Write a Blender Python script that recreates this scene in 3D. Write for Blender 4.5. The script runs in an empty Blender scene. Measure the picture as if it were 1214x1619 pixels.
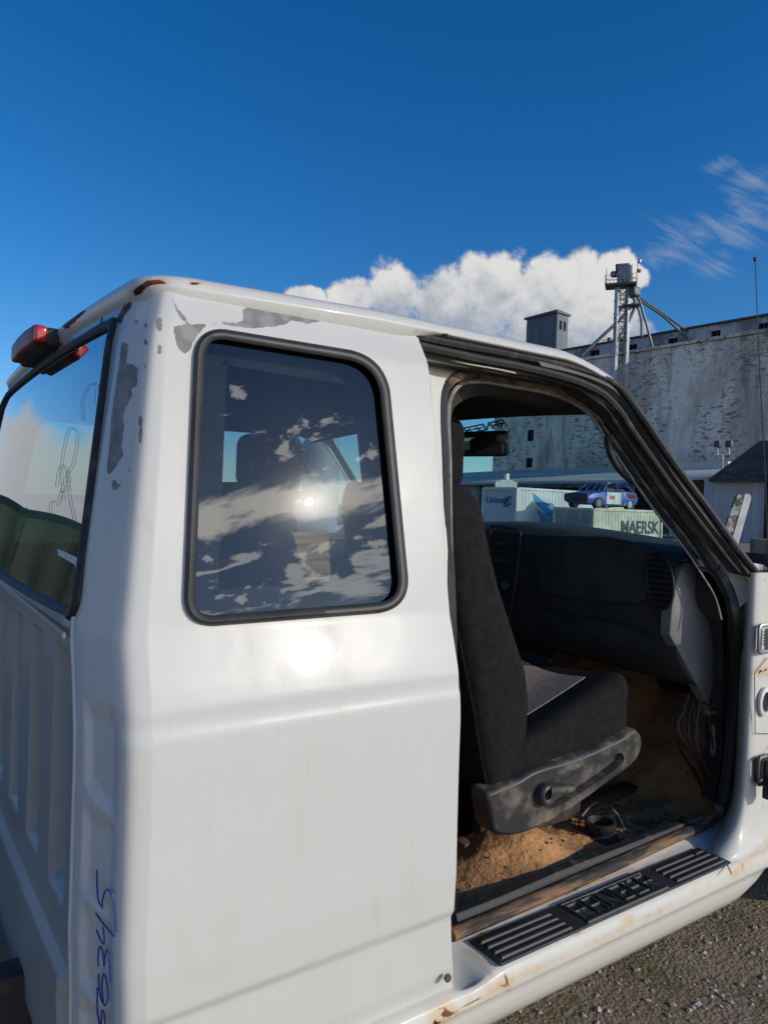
import bpy, bmesh, math, random
import numpy as np
from mathutils import Vector, Matrix, geometry
random.seed(7); rng = np.random.default_rng(7)
S = bpy.context.scene
COL = S.collection
R_ = math.radians

# ------------------------------------------------------------------ camera
F, PW, PH = 1165.0, 1214, 1619
YAW, PIT, ROL = R_(55.3), R_(-.59), R_(2.0)
C = np.array([0, -1.1, 1.42])
fw = np.array([math.cos(YAW)*math.cos(PIT), math.sin(YAW)*math.cos(PIT), math.sin(PIT)])
_rt = np.array([math.sin(YAW), -math.cos(YAW), 0.]); _up = np.cross(_rt, fw)
RT = math.cos(ROL)*_rt + math.sin(ROL)*_up; UP = -math.sin(ROL)*_rt + math.cos(ROL)*_up
cam = bpy.data.cameras.new('camera'); co = bpy.data.objects.new('camera', cam); COL.objects.link(co)
cam.sensor_fit = 'VERTICAL'; cam.sensor_height = 36; cam.lens = F/PH*36
cam.clip_start = .02; cam.clip_end = 3000
M = Matrix.Identity(4)
for i in range(3):
    M[i][0] = RT[i]; M[i][1] = UP[i]; M[i][2] = -fw[i]; M[i][3] = C[i]
co.matrix_world = M
S.camera = co
S.render.resolution_x, S.render.resolution_y = 767, 1024

# ------------------------------------------------------------------ light
SUN = np.array([.484, -.799, .3575]); SUN /= np.linalg.norm(SUN)
sl = bpy.data.lights.new('sun', 'SUN'); sl.energy = 3.2; sl.angle = R_(.5); sl.color = (1, .92, .79)
so = bpy.data.objects.new('sun', sl); COL.objects.link(so)
so.rotation_euler = Vector(SUN).to_track_quat('Z', 'Y').to_euler()
S.view_settings.view_transform = 'Standard'; S.view_settings.look = 'None'
S.view_settings.exposure = -0.45; S.view_settings.gamma = 1; S.view_settings.use_curve_mapping = False

def ray(u, v): return fw + (u-PW/2)/F*RT - (v-PH/2)/F*UP
def at(u, v, s): return C + s*ray(u, v)
def proj(P):
    q = np.asarray(P) - C; z = q@fw
    return PW/2 + F*(q@RT)/z, PH/2 - F*(q@UP)/z
def pl(p, x=None, y=None, z=None):
    d = ray(*p)
    for k, a in enumerate((x, y, z)):
        if a is not None: t = (a-C[k])/d[k]
    return C + t*d

# ------------------------------------------------------------------ node helpers
class NT:
    def __init__(s, tree): s.t = tree; s.n = tree.nodes; s.l = tree.links
    def new(s, t, **k):
        n = s.n.new(t)
        for a, b in k.items():
            if a.startswith('in_'): n.inputs[a[3:].replace('_', ' ')].default_value = b
            else: setattr(n, a, b)
        return n
    def put(s, sock, v):
        if isinstance(v, bpy.types.NodeSocket): s.l.new(v, sock)
        elif v is not None:
            if sock.type == 'RGBA' and len(v) == 3: v = (*v, 1)
            sock.default_value = v
    def math(s, op, a, b=None, c=None, clamp=False):
        n = s.new('ShaderNodeMath', operation=op, use_clamp=clamp); s.put(n.inputs[0], a)
        if b is not None: s.put(n.inputs[1], b)
        if c is not None: s.put(n.inputs[2], c)
        return n.outputs[0]
    def vmath(s, op, a, b=None):
        n = s.new('ShaderNodeVectorMath', operation=op); s.put(n.inputs[0], a)
        if b is not None: s.put(n.inputs[1], b)
        return n.outputs['Value'] if op in ('LENGTH', 'DOT_PRODUCT', 'DISTANCE') else n.outputs[0]
    def noise(s, vec, scale, detail=4, rough=.55, dist=0, col=False):
        n = s.new('ShaderNodeTexNoise'); s.put(n.inputs['Vector'], vec)
        n.inputs['Scale'].default_value = scale; n.inputs['Detail'].default_value = detail
        n.inputs['Roughness'].default_value = rough; n.inputs['Distortion'].default_value = dist
        return n.outputs['Color' if col else 'Fac']
    def ss(s, v, a, b):
        n = s.new('ShaderNodeMapRange', interpolation_type='SMOOTHSTEP'); s.put(n.inputs[0], v)
        n.inputs[1].default_value = a; n.inputs[2].default_value = b
        return n.outputs[0]
    def mix(s, f, a, b, mode='MIX'):
        n = s.new('ShaderNodeMix', data_type='RGBA', blend_type=mode)
        s.put(n.inputs[0], f); s.put(n.inputs[6], a); s.put(n.inputs[7], b)
        return n.outputs[2]
    def scale(s, vec, k):
        n = s.new('ShaderNodeMapping'); s.put(n.inputs[0], vec); n.inputs['Scale'].default_value = k
        return n.outputs[0]
    def attr(s, name): return s.new('ShaderNodeAttribute', attribute_name=name).outputs['Fac']
    def bump(s, h, strength=.3, dist=.01, normal=None):
        n = s.new('ShaderNodeBump'); s.put(n.inputs['Height'], h)
        n.inputs['Strength'].default_value = strength; n.inputs['Distance'].default_value = dist
        if normal is not None: s.put(n.inputs['Normal'], normal)
        return n.outputs[0]

# ------------------------------------------------------------------ sky
w = bpy.data.worlds.new('World'); S.world = w; w.use_nodes = True
T = NT(w.node_tree); T.n.clear()
sky = T.new('ShaderNodeTexSky', sky_type='NISHITA'); sky.sun_disc = False
sky.sun_elevation = math.asin(SUN[2]); sky.sun_rotation = math.atan2(SUN[0], SUN[1])
sky.air_density = 1.0; sky.dust_density = .25; sky.ozone_density = 1.8; sky.altitude = 200
D = T.new('ShaderNodeTexCoord').outputs['Generated']
sep = T.new('ShaderNodeSeparateXYZ'); T.put(sep.inputs[0], D)
n1 = T.noise(D, 9, 9, .6); n2 = T.noise(T.scale(D, (1, 1, 2.2)), 4, 10, .62, .3)
n1c = T.math('SUBTRACT', n1, .5)
def nd(u, v):
    d = ray(u, v); return d/np.linalg.norm(d)
def lobes(items, ky=1.0):
    out = None
    for d, r, k in items:
        v = T.vmath('SUBTRACT', D, tuple(d)); v = T.vmath('MULTIPLY', v, (1, 1, k))
        m = T.math('SUBTRACT', 1.0, T.math('DIVIDE', T.vmath('LENGTH', v), r))
        out = m if out is None else T.math('MAXIMUM', out, m)
    return out
px2 = 1/1165.
cum = [(nd(560, 475), 45, 1.0), (nd(625, 470), 60, 1.0), (nd(700, 478), 75, 1.0), (nd(790, 462), 72, 1.0), (nd(755, 440), 46, 1.0), (nd(850, 455), 55, 1.), (nd(915, 452), 55, 1.), (nd(965, 445), 46, 1.), (nd(1005, 440), 27, 1.4),
       (nd(870, 520), 90, 1.), (nd(960, 510), 60, 1.), (nd(730, 530), 80, 1.2), (nd(480, 470), 36, 1.8), (nd(430, 500), 40, 1.8), (nd(1005, 540), 40, 1.)]
fld = lobes([(d, r*px2, k) for d, r, k in cum])
fine = T.noise(D, 34, 8, .62)
fld = T.math('ADD', fld, T.math('ADD', T.math('MULTIPLY', n1c, 1.5), T.math('MULTIPLY', T.math('SUBTRACT', fine, .5), .85)))
m_cum = T.ss(fld, .12, .42)
# low clouds all round, as the windows mirror them
az_far = T.ss(sep.outputs['Y'], -.05, -.35)
streak = T.noise(T.scale(D, (1, 1, 4.0)), 6.5, 9, .60, .5)
patch = T.noise(T.scale(D, (1, 1, 1.8)), 12, 9, .60, .2)
el = sep.outputs['Z']
band = T.math('MULTIPLY', T.ss(el, .0, .05), T.ss(el, .66, .48))
m_back = T.math('MULTIPLY', az_far, T.math('MULTIPLY', band, T.math('MAXIMUM', T.ss(T.math('ADD', streak, T.math('MULTIPLY', T.math('SUBTRACT', .30, el), .45)), .54, .60), T.ss(T.math('ADD', patch, T.math('MULTIPLY', T.math('SUBTRACT', .34, el), .22)), .555, .60))))
vst = T.vmath('SUBTRACT', D, tuple(SUN)); vst = T.vmath('MULTIPLY', vst, (1, 1, 13))
near_sun = T.math('ADD', T.math('SUBTRACT', 1, T.math('DIVIDE', T.vmath('LENGTH', vst), .50)), T.math('MULTIPLY', T.math('SUBTRACT', streak, .5), 3.2))
m_sun = T.ss(near_sun, .25, .75)
rearc = T.math('MULTIPLY', T.ss(sep.outputs['X'], .02, -.12), T.ss(T.math('ADD', el, T.math('MULTIPLY', n1c, .30)), .17, .12))
rearc = T.math('MULTIPLY', rearc, T.math('MAXIMUM', T.ss(n2, .34, .44), T.ss(el, .09, .04)))
# thin wisps at the upper right
wa = nd(1200, 440)-nd(1010, 350); wa /= np.linalg.norm(wa); wb = np.cross(nd(1110, 380), wa)
wu = T.vmath('DOT_PRODUCT', D, tuple(wa)); wv = T.vmath('DOT_PRODUCT', D, tuple(wb))
cmb = T.new('ShaderNodeCombineXYZ'); T.put(cmb.inputs[0], T.math('MULTIPLY', wu, 7.)); T.put(cmb.inputs[1], T.math('MULTIPLY', wv, 34.))
wn = T.noise(cmb.outputs[0], 1.3, 8, .62, .9)
wis = lobes([(nd(1085, 378), 70*px2, 1.6), (nd(1135, 420), 55*px2, 1.6), (nd(1060, 395), 55*px2, 1.8), (nd(1170, 350), 75*px2, 1.6), (nd(1190, 285), 50*px2, 1.8), (nd(1135, 262), 30*px2, 1.8), (nd(1250, 340), 80*px2, 1.6)])
m_wis = T.math('MULTIPLY', T.ss(T.math('ADD', T.math('MULTIPLY', wis, .8), T.math('MULTIPLY', T.math('SUBTRACT', wn, .5), 3.0)), .16, 1.2), .33)
mask = T.math('MAXIMUM', T.math('MAXIMUM', m_cum, T.math('MULTIPLY', m_back, .85)), T.math('MAXIMUM', rearc, T.math('MAXIMUM', m_wis, m_sun)))
# grey bases, bright tops
base = T.ss(T.math('ADD', T.math('ADD', el, T.math('MULTIPLY', T.math('SUBTRACT', fine, .5), .18)), T.math('MULTIPLY', n1c, .22)), .19, .325)
ccol = T.mix(base, (.40, .47, .60), (1.0, .99, .97))
nsun = T.ss(T.vmath('DOT_PRODUCT', D, tuple(SUN)), .55, .93)
ccol = T.mix(m_cum, T.mix(nsun, (.72, .75, .80), (4.4, 4.5, 4.6)), ccol)
ccol = T.mix(T.math('MULTIPLY', m_sun, az_far), ccol, (5.2, 5.1, 4.8))
skyc = T.mix(1.0, sky.outputs[0], (.79, .95, 1.21), 'MULTIPLY')
hs = T.new('ShaderNodeHueSaturation'); hs.inputs['Saturation'].default_value = 1.25; T.put(hs.inputs['Color'], skyc)
bg1 = T.new('ShaderNodeBackground'); T.put(bg1.inputs[0], hs.outputs[0]); bg1.inputs[1].default_value = .14
bg2 = T.new('ShaderNodeBackground'); T.put(bg2.inputs[0], ccol); bg2.inputs[1].default_value = 1.0
mx = T.new('ShaderNodeMixShader'); T.put(mx.inputs[0], mask); T.l.new(bg1.outputs[0], mx.inputs[1]); T.l.new(bg2.outputs[0], mx.inputs[2])
wo = T.new('ShaderNodeOutputWorld'); T.l.new(mx.outputs[0], wo.inputs[0])

# ------------------------------------------------------------------ materials
def new_mat(name):
    m = bpy.data.materials.new(name); m.use_nodes = True
    t = NT(m.node_tree); p = t.n['Principled BSDF']; return m, t, p
def mat(name, c, rough=.6, c2=None, sc=8, amt=(.4, .6), bump=0, bsc=60, bd=.002, metal=0, coat=0, dust=None, dsc=14, dth=(.5, .62), stretch=(1, 1, 1), spec=.5, detail=5):
    m, t, p = new_mat(name)
    O = t.new('ShaderNodeTexCoord').outputs['Object']; V = t.scale(O, stretch)
    col = t.mix(0.0, c, c)
    if c2: col = t.mix(t.ss(t.noise(V, sc, detail, .6), *amt), c, c2)
    rgh = rough
    if dust:
        f = t.ss(t.noise(V, dsc, 7, .65), *dth); col = t.mix(f, col, dust); rgh = t.math('ADD', rough, t.math('MULTIPLY', f, .9-rough))
    t.put(p.inputs['Base Color'], col); t.put(p.inputs['Roughness'], rgh)
    p.inputs['Metallic'].default_value = metal; p.inputs['Coat Weight'].default_value = coat
    p.inputs['Coat Roughness'].default_value = .08; p.inputs['Specular IOR Level'].default_value = spec
    if bump: t.put(p.inputs['Normal'], t.bump(t.noise(V, bsc, 5, .6), bump, bd))
    return m
# white body paint with chips (attribute 'chip') and rust (attribute 'rust')
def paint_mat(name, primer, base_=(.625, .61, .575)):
    m, t, p = new_mat(name)
    O = t.new('ShaderNodeTexCoord').outputs['Object']
    nz = t.math('SUBTRACT', t.noise(O, 90, 7, .7), .5); nl = t.math('SUBTRACT', t.noise(O, 25, 5, .6), .5)
    chip = t.ss(t.math('ADD', t.attr('chip'), t.math('ADD', t.math('MULTIPLY', nz, .85), t.math('MULTIPLY', nl, .55))), .49, .515)
    rust = t.ss(t.math('ADD', t.attr('rust'), t.math('MULTIPLY', nl, .9)), .50, .56)
    stain = t.ss(t.math('ADD', t.attr('rust'), t.math('MULTIPLY', nl, .7)), .12, .75)
    dirt = t.ss(t.noise(t.scale(O, (1, 1, .35)), 7, 8, .65), .48, .85)
    col = t.mix(t.math('MULTIPLY', dirt, .48), tuple(base_), (.55, .52, .45))
    specks = t.ss(t.noise(O, 140, 2, .5), .76, .80)
    col = t.mix(t.math('MULTIPLY', specks, .6), col, (.35, .33, .30))
    runs = t.math('MULTIPLY', t.ss(t.noise(t.scale(O, (1, 1, .06)), 38, 5, .6), .60, .74), t.ss(t.noise(O, 4, 3, .5), .42, .62))
    col = t.mix(t.math('MULTIPLY', runs, .40), col, (.50, .44, .33))
    scr_ = t.ss(t.noise(t.scale(O, (.5, .5, 9)), 22, 3, .6), .70, .73)
    col = t.mix(t.math('MULTIPLY', t.math('MULTIPLY', scr_, t.ss(t.noise(O, 3.1, 2), .5, .6)), .35), col, (.38, .38, .37))
    col = t.mix(stain, col, (.62, .38, .14))
    col = t.mix(chip, col, t.mix(t.ss(t.noise(O, 30, 4), .4, .6), primer, tuple(x*.72 for x in primer)))
    rc = t.mix(t.ss(t.noise(O, 60, 4), .4, .62), (.035, .018, .012), (.20, .075, .028))
    col = t.mix(rust, col, rc)
    bad = t.math('MAXIMUM', chip, rust)
    t.put(p.inputs['Base Color'], col)
    rb = t.math('ADD', .28, t.math('MULTIPLY', dirt, .15))
    t.put(p.inputs['Roughness'], t.math('ADD', rb, t.math('MULTIPLY', bad, .35)))
    t.put(p.inputs['Coat Weight'], t.math('MULTIPLY', t.math('SUBTRACT', 1, bad), .13))
    p.inputs['Coat Roughness'].default_value = .045; p.inputs['Specular IOR Level'].default_value = .15
    wave = t.bump(t.noise(O, 5, 3, .5), .10, .02)
    wave = t.bump(t.noise(O, 260, 2, .5), .04, .0006, wave)
    t.put(p.inputs['Normal'], t.bump(t.math('SUBTRACT', 1, bad), .35, .0008, wave))
    return m
PAINT = paint_mat('white_paint', (.30, .30, .285)); PAINT_REAR_SHADED = paint_mat('shaded_grimy_rear_paint', (.13, .14, .14), (.40, .39, .36))  # rear copy is greyer: grime plus the shade of the unlit side
PAINT_S = paint_mat('cream_jamb_paint', (.30, .30, .285), (.66, .64, .575))
def glass_mat(name, tint, f0=.06, dirt=.04, streaks=True, body=(.5, .5, .45), haze=.0):
    m, t, p = new_mat(name); t.n.remove(p)
    out = t.n['Material Output']
    O = t.new('ShaderNodeTexCoord').outputs['Object']
    tr = t.new('ShaderNodeBsdfTransparent'); t.put(tr.inputs[0], tint)
    gl = t.new('ShaderNodeBsdfGlossy'); gl.inputs['Roughness'].default_value = .0; gl.inputs[0].default_value = (1, 1, 1, 1)
    g2 = t.new('ShaderNodeBsdfGlossy'); g2.inputs['Roughness'].default_value = .13; g2.inputs[0].default_value = (1, 1, 1, 1)
    gm = t.new('ShaderNodeMixShader'); gm.inputs[0].default_value = haze; t.l.new(gl.outputs[0], gm.inputs[1]); t.l.new(g2.outputs[0], gm.inputs[2])
    # a pane is thin: fresnel is the same from either side
    lw = t.new('ShaderNodeLayerWeight'); lw.inputs[0].default_value = .25
    f = t.math('MINIMUM', t.math('ADD', lw.outputs['Fresnel'], f0), 1.0)
    mx = t.new('ShaderNodeMixShader'); t.put(mx.inputs[0], f); t.l.new(tr.outputs[0], mx.inputs[1]); t.l.new(gm.outputs[0], mx.inputs[2])
    df = t.new('ShaderNodeBsdfDiffuse'); t.put(df.inputs[0], body)
    dn = t.math('ADD', t.math('MULTIPLY', t.ss(t.noise(O, 6, 8, .7), .45, .8), dirt), t.math('MULTIPLY', t.ss(t.noise(O, 190, 3, .6), .70, .76), dirt*5))
    if streaks: dn = t.math('ADD', dn, t.math('MULTIPLY', t.ss(t.noise(t.scale(O, (1.5, 1.5, 30)), 5, 4, .6), .60, .8), dirt))
    m2 = t.new('ShaderNodeMixShader'); t.put(m2.inputs[0], t.math('MINIMUM', dn, 1.0)); t.l.new(mx.outputs[0], m2.inputs[1]); t.l.new(df.outputs[0], m2.inputs[2])
    t.l.new(m2.outputs[0], out.inputs[0])
    return m
GLASS_SIDE = glass_mat('tinted_side_glass', (.54, .60, .63), .052, .005, haze=.012)
GLASS_REAR = glass_mat('rear_glass', (.16, .40, .30), .24, .035, body=(.6, .6, .58))
GLASS_WIND = glass_mat('windscreen_glass', (.66, .88, .86), .02, .03, body=(.30, .45, .45))
GLASS_FAR = glass_mat('far_door_glass', (.62, .74, .74), .03, .02)
RUBBER = mat('black_rubber', (.016, .016, .017), .62, dust=(.16, .13, .10), dsc=22, dth=(.52, .8), bump=.2, bsc=120, bd=.001)
RUBBER_CLEAN = mat('window_rubber', (.017, .0165, .017), .5, c2=(.028, .027, .027), sc=12, bump=.1, bsc=200, bd=.0005)
RUBBER_WORN = mat('worn_rubber', (.05, .04, .032), .7, c2=(.30, .20, .11), sc=14, amt=(.38, .62), stretch=(1, 1, 1), bump=.3, bsc=90, bd=.001)
RUBBER_MUD = mat('muddy_rubber', (.03, .028, .025), .75, c2=(.25, .14, .07), sc=7, amt=(.40, .58), bump=.6, bsc=50, bd=.003, stretch=(1, 5, 8))
GREYTRIM = mat('grey_trim', (.20, .19, .18), .6, c2=(.33, .30, .27), sc=30, bump=.2)
BLACKPL = mat('black_plastic', (.018, .018, .02), .55, c2=(.03, .03, .03), sc=20, bump=.15, bsc=300, bd=.0006)
DASH = mat('dashboard_plastic', (.050, .049, .048), .7, c2=(.068, .066, .064), sc=6, spec=.2, bump=.25, bsc=350, bd=.0006, dust=(.16, .14, .12), dsc=60, dth=(.66, .74))
ENDCAP = mat('dashboard_end_plastic', (.19, .182, .175), .6, c2=(.235, .225, .215), sc=5, bump=.25, bsc=350, bd=.0006, dust=(.35, .33, .30), dsc=45, dth=(.66, .72))
DUSTPL = mat('dusty_seat_plastic', (.026, .026, .027), .45, dust=(.21, .17, .125), dsc=9, dth=(.44, .74), bump=.2, bsc=80, bd=.001)
FABRIC = mat('black_seat_fabric', (.010, .0098, .0098), .95, c2=(.015, .0145, .014), sc=40, bump=.6, bsc=420, bd=.0015, dust=(.15, .13, .10), dsc=60, dth=(.72, .84), spec=.2)
FABRIC_SUNLIT = mat('sunlit_tan_fabric', (.42, .35, .27), .95, c2=(.34, .28, .21), sc=60, bump=.6, bsc=420, bd=.0015, spec=.2)  # lighter tan insert, raised to carry the sun patch on the cushion
DARKTRIM = mat('dark_headliner', (.034, .031, .027), .95, c2=(.05, .046, .04), sc=15, bump=.3, bsc=200)
CARPET = mat('dusty_floor', (.36, .17, .07), .95, c2=(.60, .31, .13), sc=7, amt=(.3, .6), bump=.9, bsc=45, bd=.012, detail=9, dust=(.11, .06, .032), dsc=9, dth=(.55, .75))
CARPET_D = mat('grey_carpet', (.05, .045, .04), .95, c2=(.16, .10, .06), sc=6, bump=.5, bsc=140)
STEEL = mat('galvanised_steel', (.42, .43, .44), .45, c2=(.30, .31, .32), sc=3, metal=.6)
DSTEEL = mat('dark_steel', (.06, .065, .07), .5, c2=(.14, .10, .08), sc=14, metal=.3, bump=.2)
CHASSIS = mat('chassis_metal', (.03, .028, .026), .7, c2=(.09, .05, .03), sc=12, bump=.4, bsc=60)
REDLENS = mat('red_lens', (.24, .014, .016), .42, c2=(.12, .012, .014), sc=10, spec=.25)
REDLIT = mat('red_lens_bright', (.55, .03, .02), .2, coat=.5)
STRIP = mat('aluminium_strip', (.62, .64, .66), .3, metal=.7)
WHITEM = mat('white_metal', (.74, .74, .71), .45, c2=(.60, .58, .53), sc=4)
INK = mat('blue_ink', (.012, .05, .26), .5)
PENCIL = mat('grey_marker', (.20, .24, .24), .6)
BLACKTXT = mat('black_decal', (.01, .01, .011), .5)
MUDCLOD = mat('dry_mud', (.24, .125, .06), .95, c2=(.13, .07, .035), sc=25, bump=.8, bsc=80, bd=.004)
MIRROR = mat('mirror_glass', (.75, .78, .78), .03, metal=1)
SUNLIT_TAN = mat('sunlit_strip', (.50, .34, .16), .85, c2=(.40, .26, .12), sc=20, stretch=(1, 1, 6))  # tan of the sunlit patch on the inner panel
STICKER = mat('paper_sticker', (.75, .74, .68), .6, c2=(.60, .60, .50), sc=30)

# ------------------------------------------------------------------ mesh helpers
class MB:
    def __init__(s): s.v = []; s.f = []
    def add(s, v, f):
        o = len(s.v); s.v += [tuple(map(float, p)) for p in v]; s.f += [tuple(i+o for i in q) for q in f]; return s
    def grid(s, P, closed_u=False, closed_v=False, cap=False, flip=False):
        P = np.asarray(P); n, m = P.shape[:2]; f = []
        for i in range(n if closed_u else n-1):
            for j in range(m if closed_v else m-1):
                a, b, c_, d = i*m+j, i*m+(j+1) % m, ((i+1) % n)*m+(j+1) % m, ((i+1) % n)*m+j
                f.append((a, d, c_, b) if flip else (a, b, c_, d))
        if cap: f.append(tuple(range(m-1, -1, -1))); f.append(tuple((n-1)*m+j for j in range(m)))
        return s.add(P.reshape(-1, 3), f)
    def box(s, c, d, rot=None):
        x, y, z = [q/2 for q in d]
        P = np.array([(a*x, b*y, e*z) for e in (-1, 1) for a, b in ((-1, -1), (1, -1), (1, 1), (-1, 1))])
        if rot is not None: P = P@np.array(rot).T
        return s.add(P+np.array(c), [(0, 3, 2, 1), (4, 5, 6, 7), (0, 1, 5, 4), (1, 2, 6, 5), (2, 3, 7, 6), (3, 0, 4, 7)])
    def bar(s, a, b, r, n=8, r2=None):
        return s.tube([a, b], r, n, taper=r2)
    def tube(s, path, r, n=8, closed=False, taper=None, flat=1.0, upv=None):
        P = np.array(path, float); k = len(P); rr = np.full(k, r) if np.isscalar(r) else np.array(r)
        if taper is not None: rr = np.linspace(r, taper, k)
        if closed: T_ = np.roll(P, -1, 0)-np.roll(P, 1, 0)
        else: T_ = np.gradient(P, axis=0)
        T_ /= np.linalg.norm(T_, axis=1)[:, None]+1e-12
        G = []; u0 = None
        for i in range(k):
            if upv is not None: u = np.array(upv, float)
            elif u0 is None:
                u = np.array([0, 0, 1.]) if abs(T_[i][2]) < .9 else np.array([1., 0, 0])
            else: u = u0
            u = u-(u@T_[i])*T_[i]; u /= np.linalg.norm(u)+1e-12; u0 = u; w_ = np.cross(T_[i], u)
            G.append([P[i]+rr[i]*(math.cos(a)*w_+flat*math.sin(a)*u) for a in np.arange(n)*2*math.pi/n])
        return s.grid(G, closed_u=closed, closed_v=True, cap=not closed)
    def prism(s, poly, vec):
        poly = np.array(poly, float); n = len(poly); v = np.vstack([poly, poly+np.array(vec)])
        return s.add(v, [tuple(range(n-1, -1, -1)), tuple(range(n, 2*n))]+[(i, (i+1) % n, n+(i+1) % n, n+i) for i in range(n)])
    def rbox(s, c, d, r, n=6, fn=None, rot=None):
        d = np.array(d)/2; V = {}; vs = []; fs = []
        inner = np.maximum(d-r, 1e-4)
        lin = [np.concatenate([-inner[k]-r*np.cos(np.linspace(0, math.pi/2, n))[:-1]*1.0, np.linspace(-inner[k], inner[k], max(3, n)), (inner[k]+r*np.sin(np.linspace(0, math.pi/2, n)))[1:]]) for k in range(3)]
        def vid(p):
            key = tuple(round(q, 6) for q in p)
            if key not in V:
                q = np.clip(p, -inner, inner); e = p-q; L = np.linalg.norm(e)
                if L > 0: e = e/L*r
                V[key] = len(vs); vs.append(q+e)
            return V[key]
        for ax in range(3):
            a, b = (ax+1) % 3, (ax+2) % 3
            for sg in (-1, 1):
                for i in range(len(lin[a])-1):
                    for j in range(len(lin[b])-1):
                        q = []
                        for ii, jj in ((i, j), (i+1, j), (i+1, j+1), (i, j+1)):
                            p = np.zeros(3); p[ax] = sg*d[ax]; p[a] = lin[a][ii]; p[b] = lin[b][jj]; q.append(vid(p))
                        fs.append(tuple(q) if sg > 0 else tuple(q[::-1]))
        vs = np.array(vs)
        if fn: vs = np.array([fn(p) for p in vs])
        if rot is not None: vs = vs@np.array(rot).T
        return s.add(vs+np.array(c), fs)
    def build(s, name, m, parent=None, smooth=True, angle=40):
        me = bpy.data.meshes.new(name); me.from_pydata(s.v, [], s.f); me.update()
        return link(name, me, m, parent, smooth, angle)
def link(name, me, m, parent=None, smooth=True, angle=40):
    o = bpy.data.objects.new(name, me); COL.objects.link(o)
    for mm in (m if isinstance(m, (list, tuple)) else [m]): me.materials.append(mm)
    if smooth:
        for p in me.polygons: p.use_smooth = True
        me.set_sharp_from_angle(angle=R_(angle)) if angle else None
    if parent is not None: o.parent = parent
    return o
def tag(o, label=None, cat=None, group=None, kind=None):
    if label: o['label'] = label
    if cat: o['category'] = cat
    if group: o['group'] = group
    if kind: o['kind'] = kind
    return o
def empty(name, loc=(0, 0, 0), parent=None):
    o = bpy.data.objects.new(name, None); COL.objects.link(o); o.empty_display_size = .2
    o.location = loc
    if parent is not None: o.parent = parent
    return o
def thing(name, label, cat, group=None):
    return tag(empty(name), label, cat, group)
def curve(P, n=8, closed=False):
    P = np.array(P, float); k = len(P); out = []
    for i in range(k if closed else k-1):
        if closed: a, b, c_, d = P[i-1], P[i], P[(i+1) % k], P[(i+2) % k]
        else: a, b, c_, d = P[max(i-1, 0)], P[i], P[i+1], P[min(i+2, k-1)]
        for t in np.arange(n)/n:
            out.append(.5*((2*b)+(c_-a)*t+(2*a-5*b+4*c_-d)*t*t+(3*b-a-3*c_+d)*t**3))
    if not closed: out.append(P[-1])
    return np.array(out)
def roundpoly(P, r, n=8):
    P = np.array(P, float); k = len(P); out = []
    rr = [r]*k if np.isscalar(r) else r
    for i in range(k):
        p, a, b = P[i], P[i-1], P[(i+1) % k]
        da = (a-p)/np.linalg.norm(a-p); db = (b-p)/np.linalg.norm(b-p)
        A = p+da*rr[i]; B = p+db*rr[i]
        for t in np.linspace(0, 1, n):
            q = (1-t)**2*A+2*t*(1-t)*(p*.86+(A+B)/2*.14)+t*t*B; out.append(q)
    return np.array(out)
def dens(P, step, closed=True):
    P = np.array(P, float); out = []
    k = len(P)
    for i in range(k if closed else k-1):
        a, b = P[i], P[(i+1) % k]; n = max(1, int(math.ceil(np.linalg.norm(b-a)/step)))
        for t in range(n): out.append(a+(b-a)*t/n)
    if not closed: out.append(P[-1])
    return np.array(out)
def inside(Q, P):
    x, y = Q[:, 0], Q[:, 1]; r = np.zeros(len(Q), bool); j = len(P)-1
    for i in range(len(P)):
        xi, yi, xj, yj = P[i][0], P[i][1], P[j][0], P[j][1]
        if yi != yj: r ^= ((yi > y) != (yj > y)) & (x < (xj-xi)*(y-yi)/(yj-yi)+xi)
        j = i
    return r
def sheet(outer, holes, fn, step, zs=(), step2=None):
    """triangulated sheet in parameter space (a,b) with real holes, mapped to 3D by fn"""
    outer = dens(outer, step); holes = [dens(h, step) for h in holes]
    pts = list(outer); ed = [(i, (i+1) % len(outer)) for i in range(len(outer))]
    for h in holes:
        o = len(pts); pts += list(h); ed += [(o+i, o+(i+1) % len(h)) for i in range(len(h))]
    B = np.array(pts); lo, hi = outer.min(0), outer.max(0)
    s2 = step2 or step
    gx, gy = np.meshgrid(np.arange(lo[0]+step/2, hi[0], step), np.arange(lo[1]+s2/2, hi[1], s2))
    G = np.column_stack([gx.ravel(), gy.ravel()])
    k = inside(G, outer)
    for h in holes: k &= ~inside(G, h)
    G = G[k]; keep = np.ones(len(G), bool)
    for i in range(0, len(G), 2000):
        d = ((G[i:i+2000, None]-B[None])**2).sum(2).min(1); keep[i:i+2000] = d > (.45*min(step, s2))**2
    G = G[keep]
    allp = [Vector(p) for p in pts]+[Vector(p) for p in G]
    r = geometry.delaunay_2d_cdt(allp, ed, [], 0, 1e-7)
    V = np.array([tuple(p) for p in r[0]]); Fs = np.array([tuple(f) for f in r[2] if len(f) == 3])
    cen = V[Fs].mean(1); k = inside(cen, outer)
    for h in holes: k &= ~inside(cen, h)
    Fs = Fs[k]
    P3 = fn(V[:, 0], V[:, 1]); e = 1e-3
    du = fn(V[:, 0]+e, V[:, 1])-fn(V[:, 0]-e, V[:, 1]); dv = fn(V[:, 0], V[:, 1]+e)-fn(V[:, 0], V[:, 1]-e)
    N = np.cross(du, dv); N /= np.linalg.norm(N, axis=1)[:, None]+1e-12
    return V, P3, Fs, N
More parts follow.
